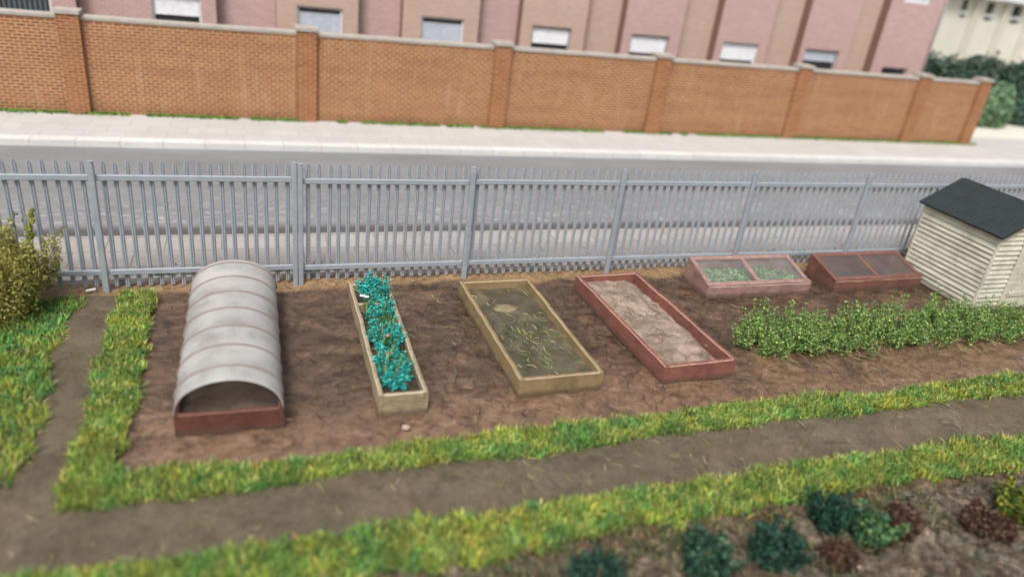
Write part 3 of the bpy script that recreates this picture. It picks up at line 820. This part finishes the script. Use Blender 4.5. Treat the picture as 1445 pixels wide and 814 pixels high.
# small scraps among the flowers
def scrap(name, label, cat, pts, w, h, mat, group=None):
    b = MB(); b.bar(pts[0], pts[1], w, h, (0, 0, 1), 3, .004, .006, 0)
    o = b.build(name, mat); return tag(o, label, cat, group)
scrap('white_scrap', 'white curled scrap lying among teal flowers of planter', 'litter', ((1.56, -1.28, .36), (1.68, -1.33, .35)), .035, .02, M['white_scrap'])
scrap('white_scrap', 'white flake of litter at the foot of a fence post', 'litter', ((-2.32, -.14, .04), (-2.18, -.11, .05)), .03, .025, M['white_scrap'])
red = plain('coral_petal', (.62, .18, .11), .6)
for (x, y, z, l) in ((1.74, -2.55, .36, 'coral petal among teal flowers halfway along the planter'), (1.66, -3.02, .35, 'coral petal among teal flowers towards the planter end')):
    b = MB(); b.bar((x, y, z), (x+.04, y+.02, z+.015), .045, .02, (0, 0, 1), 2, .006, .002); tag(b.build('petal', red), l, 'petal')

# olive timber bed
bd = thing('raised_bed', 'olive timber raised bed of greenish grit with loose grass clippings', 'raised bed', (3.902, -2.252, 0), .017)
frame(bd, 1.238, 2.983, .286, .062, M['olivewood'], jit=.004)
fill('grit', bd, 1.238, 2.983, .06, lambda x, y: .145 + fbm(x, y, 1.4, 4, 81)*.012 , M['grit'])
gh = grid_mesh('grit_heap', -.27, .27, -.22, .22, .02, lambda x, y: .118 + .085*np.exp(-((x/.17)**2 + (y/.13)**2)) + fbm(x, y, 9, 3, 44)*.006, fill_mat('pale_grit', [(.3, (.15, .115, .062)), (.5, (.25, .20, .12)), (.7, (.36, .31, .21))], 6, 70, .6, .8), None, None, bd, (-.05, .72, 0))
n = 480
rng = np.random.default_rng(5)
P = np.column_stack([rng.uniform(-.52, .52, n), rng.uniform(-1.35, 1.3, n)]); P = P[rng.uniform(0, 1, len(P)) < np.where(P[:, 1] > .55, .25, np.exp(-((P[:, 1]+.35)/.65)**2)*np.exp(-((P[:, 0]-.05)/.5)**2)+.2)]
def clippings(name, label, P, z, L, w, cols, parent_loc, rz=0.0, wts=None, tilt=.12):
    n = len(P); V = []; Q = []; C = []
    cs = palette(n, cols, wts, .2, rng)
    for i in range(n):
        a = rng.uniform(0, math.pi); l = L*rng.uniform(.4, 1.2); k = rng.normal(0, .5)
        pr = []
        for t in np.linspace(-.5, .5, 5):
            aa = a + k*t*1.2
            pr.append((P[i, 0] + l*t*math.cos(aa), P[i, 1] + l*t*math.sin(aa), z + abs(rng.normal(0, tilt))*.04 + l*tilt*(t+.5)))
        for j, q in enumerate(pr):
            ww = w*(1 - abs(j-2)*.3)
            V += [(q[0] - ww*math.sin(a), q[1] + ww*math.cos(a), q[2]), (q[0] + ww*math.sin(a), q[1] - ww*math.cos(a), q[2] + .003)]
            C += [cs[i], cs[i]]
        b0 = i*10
        for j in range(4): Q.append((b0+2*j, b0+2*j+1, b0+2*j+3, b0+2*j+2))
    o = link(name, np_mesh(name, np.array(V), [np.array(Q)], np.array(C)), M['grass'], None, parent_loc); o.rotation_euler = (0, 0, rz)
    return tag(o, label, 'clippings', None, 'stuff')
clippings('grass_clippings', 'loose grass clippings strewn over the grit of the olive timber bed', P, .162, .16, .0045,
          [(.42, .40, .12), (.10, .20, .05), (.045, .08, .03), (.30, .10, .05), (.50, .46, .2), (.2, .26, .06)], (3.902, -2.252, 0), .017, [.17, .22, .28, .07, .08, .18])

# terracotta bed
bt = thing('raised_bed', 'terracotta coloured raised bed filled with pale sandy soil', 'raised bed', (6.065, -2.215, 0), .036)
frame(bt, 1.242, 3.045, .296, .07, M['redwood_bed'], jit=.005)
fill('sandy_soil', bt, 1.242, 3.045, .07, lambda x, y: .215 + fbm(x, y, 1.6, 4, 85)*.036 + fbm(x, y, 7, 3, 86)*.013 - .13*np.clip((x-.30+.1*np.sin(y*3))/.22, 0, 1) - .05*np.clip((np.abs(y)-1.2)/.25, 0, 1), M['sand'], .025)
P = np.column_stack([rng.uniform(-.5, .5, 46), rng.uniform(-1.35, 1.35, 46)])
clippings('root_bits', 'small dark roots and straw on the sandy soil of terracotta bed', P, .225, .13, .005, [(.12, .07, .04), (.55, .47, .33), (.2, .12, .07)], (6.065, -2.215, 0), .036, None, .2)

# ================================================================== POLYTUNNEL
pt = thing('polytunnel', 'low polytunnel with milky ribbed cover on a red brown base', 'polytunnel', (-.26, -2.253, 0), -.017)
W_, L_, HB = 1.188, 3.262, .285
frame(pt, W_, L_, HB, .055, M['redwood'])
fill('compost', pt, W_, L_, .055, lambda x, y: .13 + fbm(x, y, 2, 4, 88)*.03, M['tunnel_soil'], .04)
def arch(r, n=28, e=0.0, z0=.27, rz=None):
    a = np.linspace(-e, math.pi+e, n); rz = rz if rz else r*.75
    return [(-(r)*math.cos(t), z0 + rz*math.sin(t)) for t in a]
HW, RZ = W_/2 + .004, .44
cov = MB()
# the sheet has thickness: outer and inner arcs swept along the tunnel, sagging a little between hoops
ny = 97; ys = np.linspace(-L_/2+.0, L_/2-.0, ny); na = 36
Vs = []; Fs = []
th = np.linspace(0, math.pi, na)
hoops = np.linspace(-L_/2+.30, L_/2-.12, 7)
for k, off in ((0, 0.0), (1, -.012)):
    for y in ys:
        d = np.min(np.abs(hoops - y)); sag = -.002*min(1, d/.12)**2
        for t in th:
            rr = 1 + (sag+off)/.5
            wob = .002*math.sin(y*3+t*4)
            Vs.append((-HW*rr*math.cos(t) + wob, y, .262 + (RZ+.012)*rr*math.sin(t)**.92 + wob))
nn = ny*na
for j in range(ny-1):
    for i in range(na-1):
        a = j*na+i
        Fs.append((a, a+1, a+na+1, a+na)); Fs.append((nn+a, nn+a+na, nn+a+na+1, nn+a+1))
for j in (0, ny-1):
    for i in range(na-1):
        a = j*na+i; Fs.append((a, nn+a, nn+a+1, a+1))
for i in (0, na-1):
    for j in range(ny-1):
        a = j*na+i; Fs.append((a, a+na, nn+a+na, nn+a))
cov.add(Vs, Fs, 0, True); cov.build('cover', M['cover'], pt)
for y in hoops:
    h = MB(); r = HW-.030
    h.sweep([(-r*math.cos(t), y, .265 + (RZ-.020)*math.sin(t)**.92) for t in th], [(.048*math.cos(a), .011*math.sin(a)) for a in np.linspace(0, 2*math.pi, 9)[:-1]], (0, 1, 0), True, 0, None, True)
    h.build('hoop', M['hoop'], pt)

# ================================================================== COLD FRAMES
def cold_frame(label, loc, rz, w, d, hf, hb, mat, glass, th=.07):
    t = thing('cold_frame', label, 'cold frame', loc, rz, 'sloping cold frames by the fence')
    b = MB()     # the box: four boards, sides cut to the slope
    o = d/2
    board('front_board', t, (-w/2, -o+th/2, hf/2-.015), (w/2, -o+th/2, hf/2-.015), th, hf+.03, mat, 8, .005)
    board('back_board', t, (-w/2, o-th/2, hb/2-.015), (w/2, o-th/2, hb/2-.015), th, hb+.03, mat, 8, .004)
    for s in (-1, 1):
        m_ = MB(); x0 = s*(w/2-.002); x1 = s*(w/2-th)
        ya, yb = -o+th+.002, o-th-.002; za = hf + (hb-hf)*(ya+o)/d; zb = hf + (hb-hf)*(yb+o)/d
        m_.add([(x0, ya, -.03), (x1, ya, -.03), (x1, yb, -.03), (x0, yb, -.03), (x0, ya, za), (x1, ya, za), (x1, yb, zb), (x0, yb, zb)],
               [(0, 1, 2, 3), (4, 5, 6, 7), (0, 1, 5, 4), (1, 2, 6, 5), (2, 3, 7, 6), (3, 0, 4, 7)]); m_.build('side_board', mat, t)
    # glazed lid: rails and two panes lying on the slope
    sl = (hb-hf)/d; ZZ = lambda y: hf + sl*(y+o) + .016
    lid = MB()
    for y in (-o+.05, o-.05): lid.bar((-w/2, y, ZZ(y)), (w/2, y, ZZ(y)), .10, .026, (0, -sl, 1), 6, .006, .003)
    for x in (-w/2+.045, 0.0, w/2-.045): lid.bar((x, -o+.101, ZZ(-o+.10)+.001), (x, o-.101, ZZ(o-.10)+.001), .085, .024, (0, 0, 1), 4, .006, .002)
    ld = lid.build('lid', mat, t)
    for x0, x1 in ((-w/2+.088, -.043), (.043, w/2-.088)):
        g_ = MB(); g_.add([(x, y, ZZ(y) + dz) for dz in (-.004, .004) for x, y in ((x0, -o+.1), (x1, -o+.1), (x1, o-.1), (x0, o-.1))],
                          [(0, 1, 2, 3), (4, 5, 6, 7), (0, 1, 5, 4), (1, 2, 6, 5), (2, 3, 7, 6), (3, 0, 4, 7)])
        g_.build('pane', glass, ld)
    grid_mesh('compost', -w/2+.06, w/2-.06, -o+.06, o-.06, .05, lambda x, y: .07 + fbm(x, y, 3, 3, 93)*.02, M['dark_soil'], None, None, t)
    return t
cold_frame('dusty pinkish cold frame with green seedlings under two panes', (8.935, -.88, 0), -.005, 2.27, .82, .225, .44, M['coldbox'], M['glass'])
cold_frame('russet cold frame with dark empty panes next to cream shed', (11.79, -.87, 0), .01, 2.25, .82, .225, .44, M['coldbox_dark'], M['glass_dark'])
for x, lab in ((8.42, 'leafy seedlings under the cold frame pane farther from the shed'), (9.45, 'leafy seedlings under the cold frame pane closer to the shed')):
    bush('seedling_bed', lab, 'seedlings', (x, -.86, .07), [(RNG.uniform(-.40, .40), RNG.uniform(-.30, .28), .10, .15, .12, .10, 110) for _ in range(24)], .05,
         [(.24, .40, .17), (.34, .50, .24), (.13, .27, .10)], None, .8)

# ================================================================== SHED
sh = thing('garden_shed', 'cream clapboard garden shed with dark felt pitched roof', 'shed', (14.05, -1.42, 0), 0)
SW, SD, ZE, ZR = 1.70, 1.74, 1.57, 2.03
def clap(b, p0, p1, zt0, zt1, nrm, n, gable=None):
    """lapped boards from p0 to p1 (xy); each board leans out at its foot"""
    p0 = Vector((*p0, 0)); p1 = Vector((*p1, 0)); nv = Vector((*nrm, 0)); H = zt0/n
    L = (p1-p0).length; z = 0.0; r = np.random.default_rng(11)
    for k in range(int(math.ceil(zt1/H))):
        z0 = k*H + r.normal(0, .004); z1 = min((k+1)*H + .012, zt1)
        def span(zz):
            if gable is None or zz <= zt0: return 0.0, 1.0
            f = .5*(zz-zt0)/(zt1-zt0); return f, 1-f
        a0, b0 = span(z0); a1, b1 = span(z1); out = .042 + r.normal(0, .004)
        q = [p0.lerp(p1, a0), p0.lerp(p1, b0), p0.lerp(p1, b1), p0.lerp(p1, a1)]
        V = [q[0]+nv*out+Vector((0, 0, z0)), q[1]+nv*(out+r.normal(0, .003))+Vector((0, 0, z0)), q[2]+nv*.004+Vector((0, 0, z1)), q[3]+nv*.004+Vector((0, 0, z1)),
             q[0]+Vector((0, 0, z0)), q[1]+Vector((0, 0, z0)), q[2]-nv*.01+Vector((0, 0, z1)), q[3]-nv*.01+Vector((0, 0, z1))]
        b.add([tuple(v) for v in V], [(0, 1, 2, 3), (0, 4, 5, 1), (4, 7, 6, 5), (0, 3, 7, 4), (1, 5, 6, 2), (3, 2, 6, 7)])
a, d = SW/2, SD/2
NB = 16
b = MB(); clap(b, (-a, d), (-a, -d), ZE, ZE, (-1, 0), NB); b.build('side_wall', M['cream_paint'], sh)
b = MB(); clap(b, (a, -d), (a, d), ZE, ZE, (1, 0), NB); b.build('side_wall', M['cream_paint'], sh)
b = MB(); clap(b, (-a, -d), (a, -d), ZE, ZR, (0, -1), NB, True); b.build('front_wall', M['cream_paint'], sh)
b = MB(); clap(b, (a, d), (-a, d), ZE, ZR, (0, 1), NB, True); b.build('back_wall', M['cream_paint'], sh)
for sx in (-1, 1):
    for sy in (-1, 1):
        b = MB(); b.bar((sx*(a+.012), sy*(d+.012), 0), (sx*(a+.012), sy*(d+.012), ZE-.02), .055, .055, (0, 1, 0), 3, .008, .002); b.build('corner_trim', M['cream_paint'], sh)
for s in (-1, 1):
    b = MB(); nrm = Vector((s*(ZR-ZE), 0, a)).normalized(); ov = .10
    e = Vector((s*(a+ov), 0, ZE - ov*(ZR-ZE)/a)); r_ = Vector((s*.004, 0, ZR))
    n = 8; Vv = []; Ff = []
    for j in range(n+1):
        y = -d-.11 + (SD+.24)*j/n; wv = .004*math.sin(j*2.1+s)
        for base, off in ((e, .012), (r_, .012), (r_, .05), (e, .05)):
            p = base + nrm*(off + wv); Vv.append((p.x, y, p.z))
    for j in range(n):
        for k in range(4): Ff.append((j*4+k, j*4+(k+1) % 4, j*4+4+(k+1) % 4, j*4+4+k))
    Ff += [(3, 2, 1, 0), (n*4, n*4+1, n*4+2, n*4+3)]
    b.add(Vv, Ff); b.build('roof', M['felt'], sh)
# plank door with its trims
dr = MB(); x0, x1 = -.14, .62
for k in range(7):
    xa = x0 + (x1-x0)*k/7; xb = x0 + (x1-x0)*(k+1)/7 - .006
    dr.bar(((xa+xb)/2, -d-.052, .05), ((xa+xb)/2, -d-.052, 1.48), xb-xa, .03, (0, 1, 0), 4, .006, .0015)
door = dr.build('door', M['cream_paint'], sh)
tr = MB()
tr.bar((x0-.05, -d-.055, .0), (x0-.05, -d-.055, 1.50), .09, .045, (0, 1, 0), 4, .008, .002)
tr.bar((x1+.05, -d-.055, .0), (x1+.05, -d-.055, 1.50), .09, .045, (0, 1, 0), 4, .008, .002)
tr.bar((x0-.1, -d-.057, 1.55), (x1+.1, -d-.057, 1.55), .045, .09, (0, 0, 1), 4, .008, .002)
tr.build('door_frame', M['cream_paint'], sh)
for z in (.35, 1.18):
    m_ = MB(); m_.bar((x0+.02, -d-.082, z), (x1-.02, -d-.082, z), .02, .09, (0, 0, 1), 3, .006, .001); m_.build('ledge', M['cream_paint'], door)
m_ = MB(); m_.bar((x1-.09, -d-.09, .82), (x1-.09, -d-.09, .94), .03, .03, (0, 1, 0), 2, .008); m_.build('handle', M['felt'], door)

# ================================================================== SHRUBS AND PLANTS
bl = [(RNG.uniform(-.55, .35), RNG.uniform(-.35, .35), RNG.uniform(.15, .9), RNG.uniform(.2, .34), RNG.uniform(.2, .34), RNG.uniform(.16, .26), 900) for _ in range(22)]
b2, _s = sprigs(90, .62, .7, 1.42, .22, .085, .085, 46, 77, .5, 0, .45); bl += b2
bl += [(.28, -.25, .35, .3, .28, .3, 700), (.30, -.05, .75, .26, .25, .3, 600), (.05, -.1, 1.12, .30, .25, .22, 600), (-.35, 0, 1.2, .3, .25, .25, 500), (.45, -.15, .55, .2, .2, .3, 500), (.42, -.1, .9, .18, .18, .2, 400), (.1, -.5, .3, .35, .25, .25, 700)]
bush('shrub', 'dense olive green shrub standing against the end of palisade fence', 'shrub', (-3.28, -.62, 0), bl, .025,
     [(.34, .32, .085), (.44, .41, .12), (.25, .24, .06), (.14, .135, .035), (.54, .49, .17)], None, .3,
     [((0, 0, 0), (.2, -.1, .8), .03), ((0, 0, 0), (-.3, .1, .9), .03), ((0, 0, 0), (.05, .1, 1.1), .03)], None, 1.5, .3)
bush('leaf_shoot', 'single upright yellow green shoot rising from the olive shrub', 'plant', (-2.95, -.4, .0),
     [(.05+.12*k/8+RNG.normal(0, .02), RNG.normal(0, .03), .6+.095*k, .04, .04, .06, 26) for k in range(9)], .035, [(.27, .31, .05), (.38, .40, .08), (.17, .24, .04)], None, .4,
     [((0, 0, .0), (.17, 0, 1.40), .012)])

GREEN = [(.175, .31, .085), (.26, .41, .13), (.11, .22, .06), (.34, .45, .14), (.05, .12, .04), (.46, .46, .12)]
rowx = [7.86, 8.45, 9.05, 9.7, 10.42, 11.15, 11.9, 12.65, 13.25]
looks = ['bushy green plant with tall sprig, farthest from the shed in its row',
         'second bushy green plant in the row counting away from the terracotta bed',
         'third bushy green plant in the row, in line with the pinkish cold frame end',
         'fourth bushy green plant in the row, facing the gap between cold frames',
         'middle bushy green plant of the row below the russet cold frame',
         'bushy green plant with raised shoots below the russet cold frame end',
         'bushy green plant of the row just short of the shed wall',
         'bushy green plant of the row touching the shed front corner',
         'small bushy green plant ending the row before shed door']
for i, (x, lab) in enumerate(zip(rowx, looks)):
    rng2 = np.random.default_rng(100+i)
    hh = .56 + .07*math.sin(i*2.3)
    bl, st = sprigs(54, .52, hh*.40, hh, .36, .075, .066, 30, 200+i, .46, 0, .22)
    if i == 0:
        b2, s2 = sprigs(3, .05, .80, .92, .05, .07, .060, 28, 300); bl += [(p[0]-.12, p[1]+.25, *p[2:]) for p in b2]; st += [((-.12, .25, 0), (-.1, .25, .85), .010)]
    if i in (4, 5):
        b2, s2 = sprigs(3, .08, .78, .92, .1, .07, .066, 28, 310+i); bl += [(p[0]+.1, p[1]+.2, *p[2:]) for p in b2]; st += s2
    bush('leafy_plant', lab, 'plant', (x, -2.98 + .06*math.sin(i*1.7) + (-.05 if i > 3 else 0), 0), bl, .024, GREEN, [.27, .27, .16, .17, .07, .06], .6, st[:44], 'bushy green plants in the row', 1.6, .05, .28)

n = 60      # dry straw under and around the row
P = np.column_stack([rng.uniform(7.6, 13.4, n), rng.uniform(-3.75, -3.2, n)])
clippings('straw', 'dry straw stalks strewn along the foot of the green plant row', P, .03, .30, .005, [(.36, .30, .15), (.26, .21, .10), (.22, .22, .08)], (0, 0, 0), 0, None, .2)
n = 900
P = np.column_stack([np.concatenate([rng.uniform(-1.2, 14, n-450), rng.uniform(2.2, 8.2, 450)]), rng.uniform(-4.4, -.3, n)])
clippings('plant_debris', 'short dark stems and roots scattered on the plot soil', P, .030, .16, .0065, [(.03, .021, .016), (.10, .07, .045), (.34, .27, .17), (.13, .14, .06)], (0, 0, 0), 0, [.55, .25, .08, .12], .1)

n = 170
P = np.column_stack([rng.uniform(-2.5, 13.5, n), rng.uniform(-5.75, -4.95, n)])
clippings('straw', 'stray straw and grass stalks lying on the trodden dirt path', P, .045, .14, .005, [(.42, .36, .2), (.24, .26, .09), (.10, .08, .05), (.32, .28, .16)], (0, 0, 0), 0, None, .15)

DK = [(.020, .062, .042), (.035, .095, .066), (.010, .032, .023), (.06, .13, .09)]
LG = [(.07, .17, .07), (.12, .25, .09), (.04, .11, .05), (.2, .30, .1)]
BR = [(.085, .042, .027), (.13, .068, .045), (.045, .024, .016), (.19, .11, .075)]
YG = [(.07, .13, .02), (.20, .24, .03), (.04, .08, .015), (.30, .30, .05)]
def patch_plant(name, label, cat, x, y, r, h, cols, group, size=.04, n=360, seed=0, w=None):
    bl, st = sprigs(32, r*.52, h*.55, h*1.05, .36, .07, .066, max(12, n//58), seed+500, None, 0, .25)
    return bush(name, label, cat, (x, y, -.02), bl, size, cols, w, .5, [((0, 0, 0), (.02, .02, h*.6), .015)] + st[:10], group, 1.3, .2)
G1 = 'leafy crops in the rough patch'
patch_plant('cabbage', 'dark blue green leafy crop plant, cut by the photo edge, farthest from brown clumps', 'crop plant', 3.05, -6.85, .34, .36, DK, G1, .034, 2600, 1)
patch_plant('cabbage', 'blue green leafy crop plant with a paler side shoot, second in its row', 'crop plant', 4.25, -6.92, .34, .40, DK + [(.09, .2, .09)], G1, .034, 2600, 2)
patch_plant('cabbage', 'largest dark blue green crop plant, third in its row', 'crop plant', 5.05, -6.98, .37, .44, DK, G1, .034, 3000, 3)
patch_plant('cabbage', 'nearly black green crop plant touching a lighter leafy one', 'crop plant', 6.02, -6.68, .30, .42, [(.012, .045, .028), (.02, .07, .045), (.03, .09, .06)], G1, .03, 3000, 4)
patch_plant('cabbage', 'fresh lighter green leafy crop plant beside a brown withered clump', 'crop plant', 6.36, -6.92, .30, .38, LG + DK[:2], G1, .038, 2200, 5)
patch_plant('bushy_herb', 'fuzzy yellow green cushion plant at the patch edge near the verge', 'plant', 8.62, -6.98, .40, .36, YG, None, .034, 3000, 6)
G2 = 'withered brown clumps in the rough patch'
patch_plant('withered_plant', 'withered red brown clump between two green crop plants', 'withered plant', 5.78, -7.15, .26, .20, BR, G2, .032, 1700, 7)
patch_plant('withered_plant', 'withered brown clump standing upright beside the lighter green crop plant', 'withered plant', 6.82, -6.95, .24, .34, BR, G2, .032, 1700, 8)
patch_plant('withered_plant', 'wide withered brown clump next to fuzzy yellow green cushion plant', 'withered plant', 7.95, -7.12, .42, .24, BR, G2, .034, 2500, 9)
# rough weeds of the patch
n = 5000; x = rng.uniform(.6, 12.5, n); y = -6.3 - np.abs(rng.normal(0, .5, n)); k = fbm(x, y, 1.1, 3, 77) > -.25
XY = np.column_stack([x[k], y[k]])
o = blades('weeds', XY, np.zeros(len(XY)), .10, .018, palette(len(XY), [(.11, .14, .05), (.06, .11, .04), (.25, .22, .1), (.16, .12, .06)]), M['grass'], 1.1)
tag(o, 'thin straggly weeds over the rough soil of the vegetable patch', 'weeds', None, 'stuff')
# pebbles
def pebble(x, y, r, label, mat):
    rg = np.random.default_rng(int(abs(x*100)))
    b = MB(); rings = 6; seg = 10; V = [(0, 0, -r*.6)]; F = []
    for i in range(1, rings):
        f = math.pi*i/rings
        for j in range(seg):
            a_ = 2*math.pi*j/seg; k_ = 1 + rg.normal(0, .06)
            V.append((r*k_*math.sin(f)*math.cos(a_), r*k_*.85*math.sin(f)*math.sin(a_), -r*.65*k_*math.cos(f)))
    V.append((0, 0, r*.65))
    for j in range(seg): F.append((0, 1+(j+1) % seg, 1+j))
    for i in range(rings-2):
        for j in range(seg): F.append((1+i*seg+j, 1+i*seg+(j+1) % seg, 1+(i+1)*seg+(j+1) % seg, 1+(i+1)*seg+j))
    e_ = len(V)-1
    for j in range(seg): F.append((e_, 1+(rings-2)*seg+j, 1+(rings-2)*seg+(j+1) % seg))
    b.add(V, F, 0, True); o = b.build('pebble', mat, None, (x, y, r*.4)); tag(o, label, 'pebble'); return o
pb = plain('pale_pebble', (.36, .28, .235), .8)
pebble(1.71, -4.17, .055, 'pale pinkish pebble on the soil before the narrow planter', pb)
pebble(2.91, -4.42, .04, 'small pale pebble at the grass edge between planter and olive bed', pb)
pebble(5.9, -7.28, .036, 'white round pebble among the withered brown clumps', M['white_scrap'])

# ================================================================== LIGHT
w = bpy.data.worlds.new('World'); S.world = w; w.use_nodes = True
nt = w.node_tree
bg = nt.nodes['Background']
sky = nt.nodes.new('ShaderNodeTexSky'); sky.sky_type = 'NISHITA'; sky.sun_disc = False
EL, AZ = R(56), R(215)      # the light comes from the camera's side, from the left
sky.sun_elevation = EL; sky.sun_rotation = AZ
sky.air_density = 1.0; sky.dust_density = 6.0; sky.ozone_density = 1.0
hs = nt.nodes.new('ShaderNodeHueSaturation'); hs.inputs['Saturation'].default_value = .25
nt.links.new(sky.outputs[0], hs.inputs['Color']); nt.links.new(hs.outputs[0], bg.inputs[0])
bg.inputs[1].default_value = .085
sd = bpy.data.lights.new('sun', 'SUN'); sd.energy = 1.5; sd.angle = R(14); sd.color = (1.0, .975, .94)
so = link('sun', sd)
dv = Vector((math.sin(AZ)*math.cos(EL), math.cos(AZ)*math.cos(EL), math.sin(EL)))
so.rotation_euler = dv.to_track_quat('Z', 'Y').to_euler()

# ================================================================== CAMERA
f_, pitch, roll, yaw, D_, h_ = 1041.5566, .44779696, .128801843, .378670591, 11.3471212, 5.57199149
cp, sp = math.cos(pitch), math.sin(pitch); c, s = math.cos(yaw), math.sin(yaw)
F = Vector((s*cp, c*cp, -sp)); Rt = Vector((c, -s, 0)); U = Rt.cross(F)
R2 = Rt*math.cos(roll) + U*math.sin(roll); U2 = -Rt*math.sin(roll) + U*math.cos(roll)
cd = bpy.data.cameras.new('camera'); co = link('camera', cd)
mw = Matrix(((R2.x, U2.x, -F.x, 0), (R2.y, U2.y, -F.y, -D_), (R2.z, U2.z, -F.z, h_), (0, 0, 0, 1)))
co.matrix_world = mw
cd.sensor_width = 36; cd.lens = 36*f_/1445; cd.clip_end = 1500; cd.clip_start = .05
cd.dof.use_dof = True; cd.dof.focus_distance = 11.9; cd.dof.aperture_fstop = .205
S.camera = co
S.view_settings.view_transform = 'Standard'; S.view_settings.look = 'None'
S.view_settings.exposure = 0.84; S.view_settings.gamma = 1.0
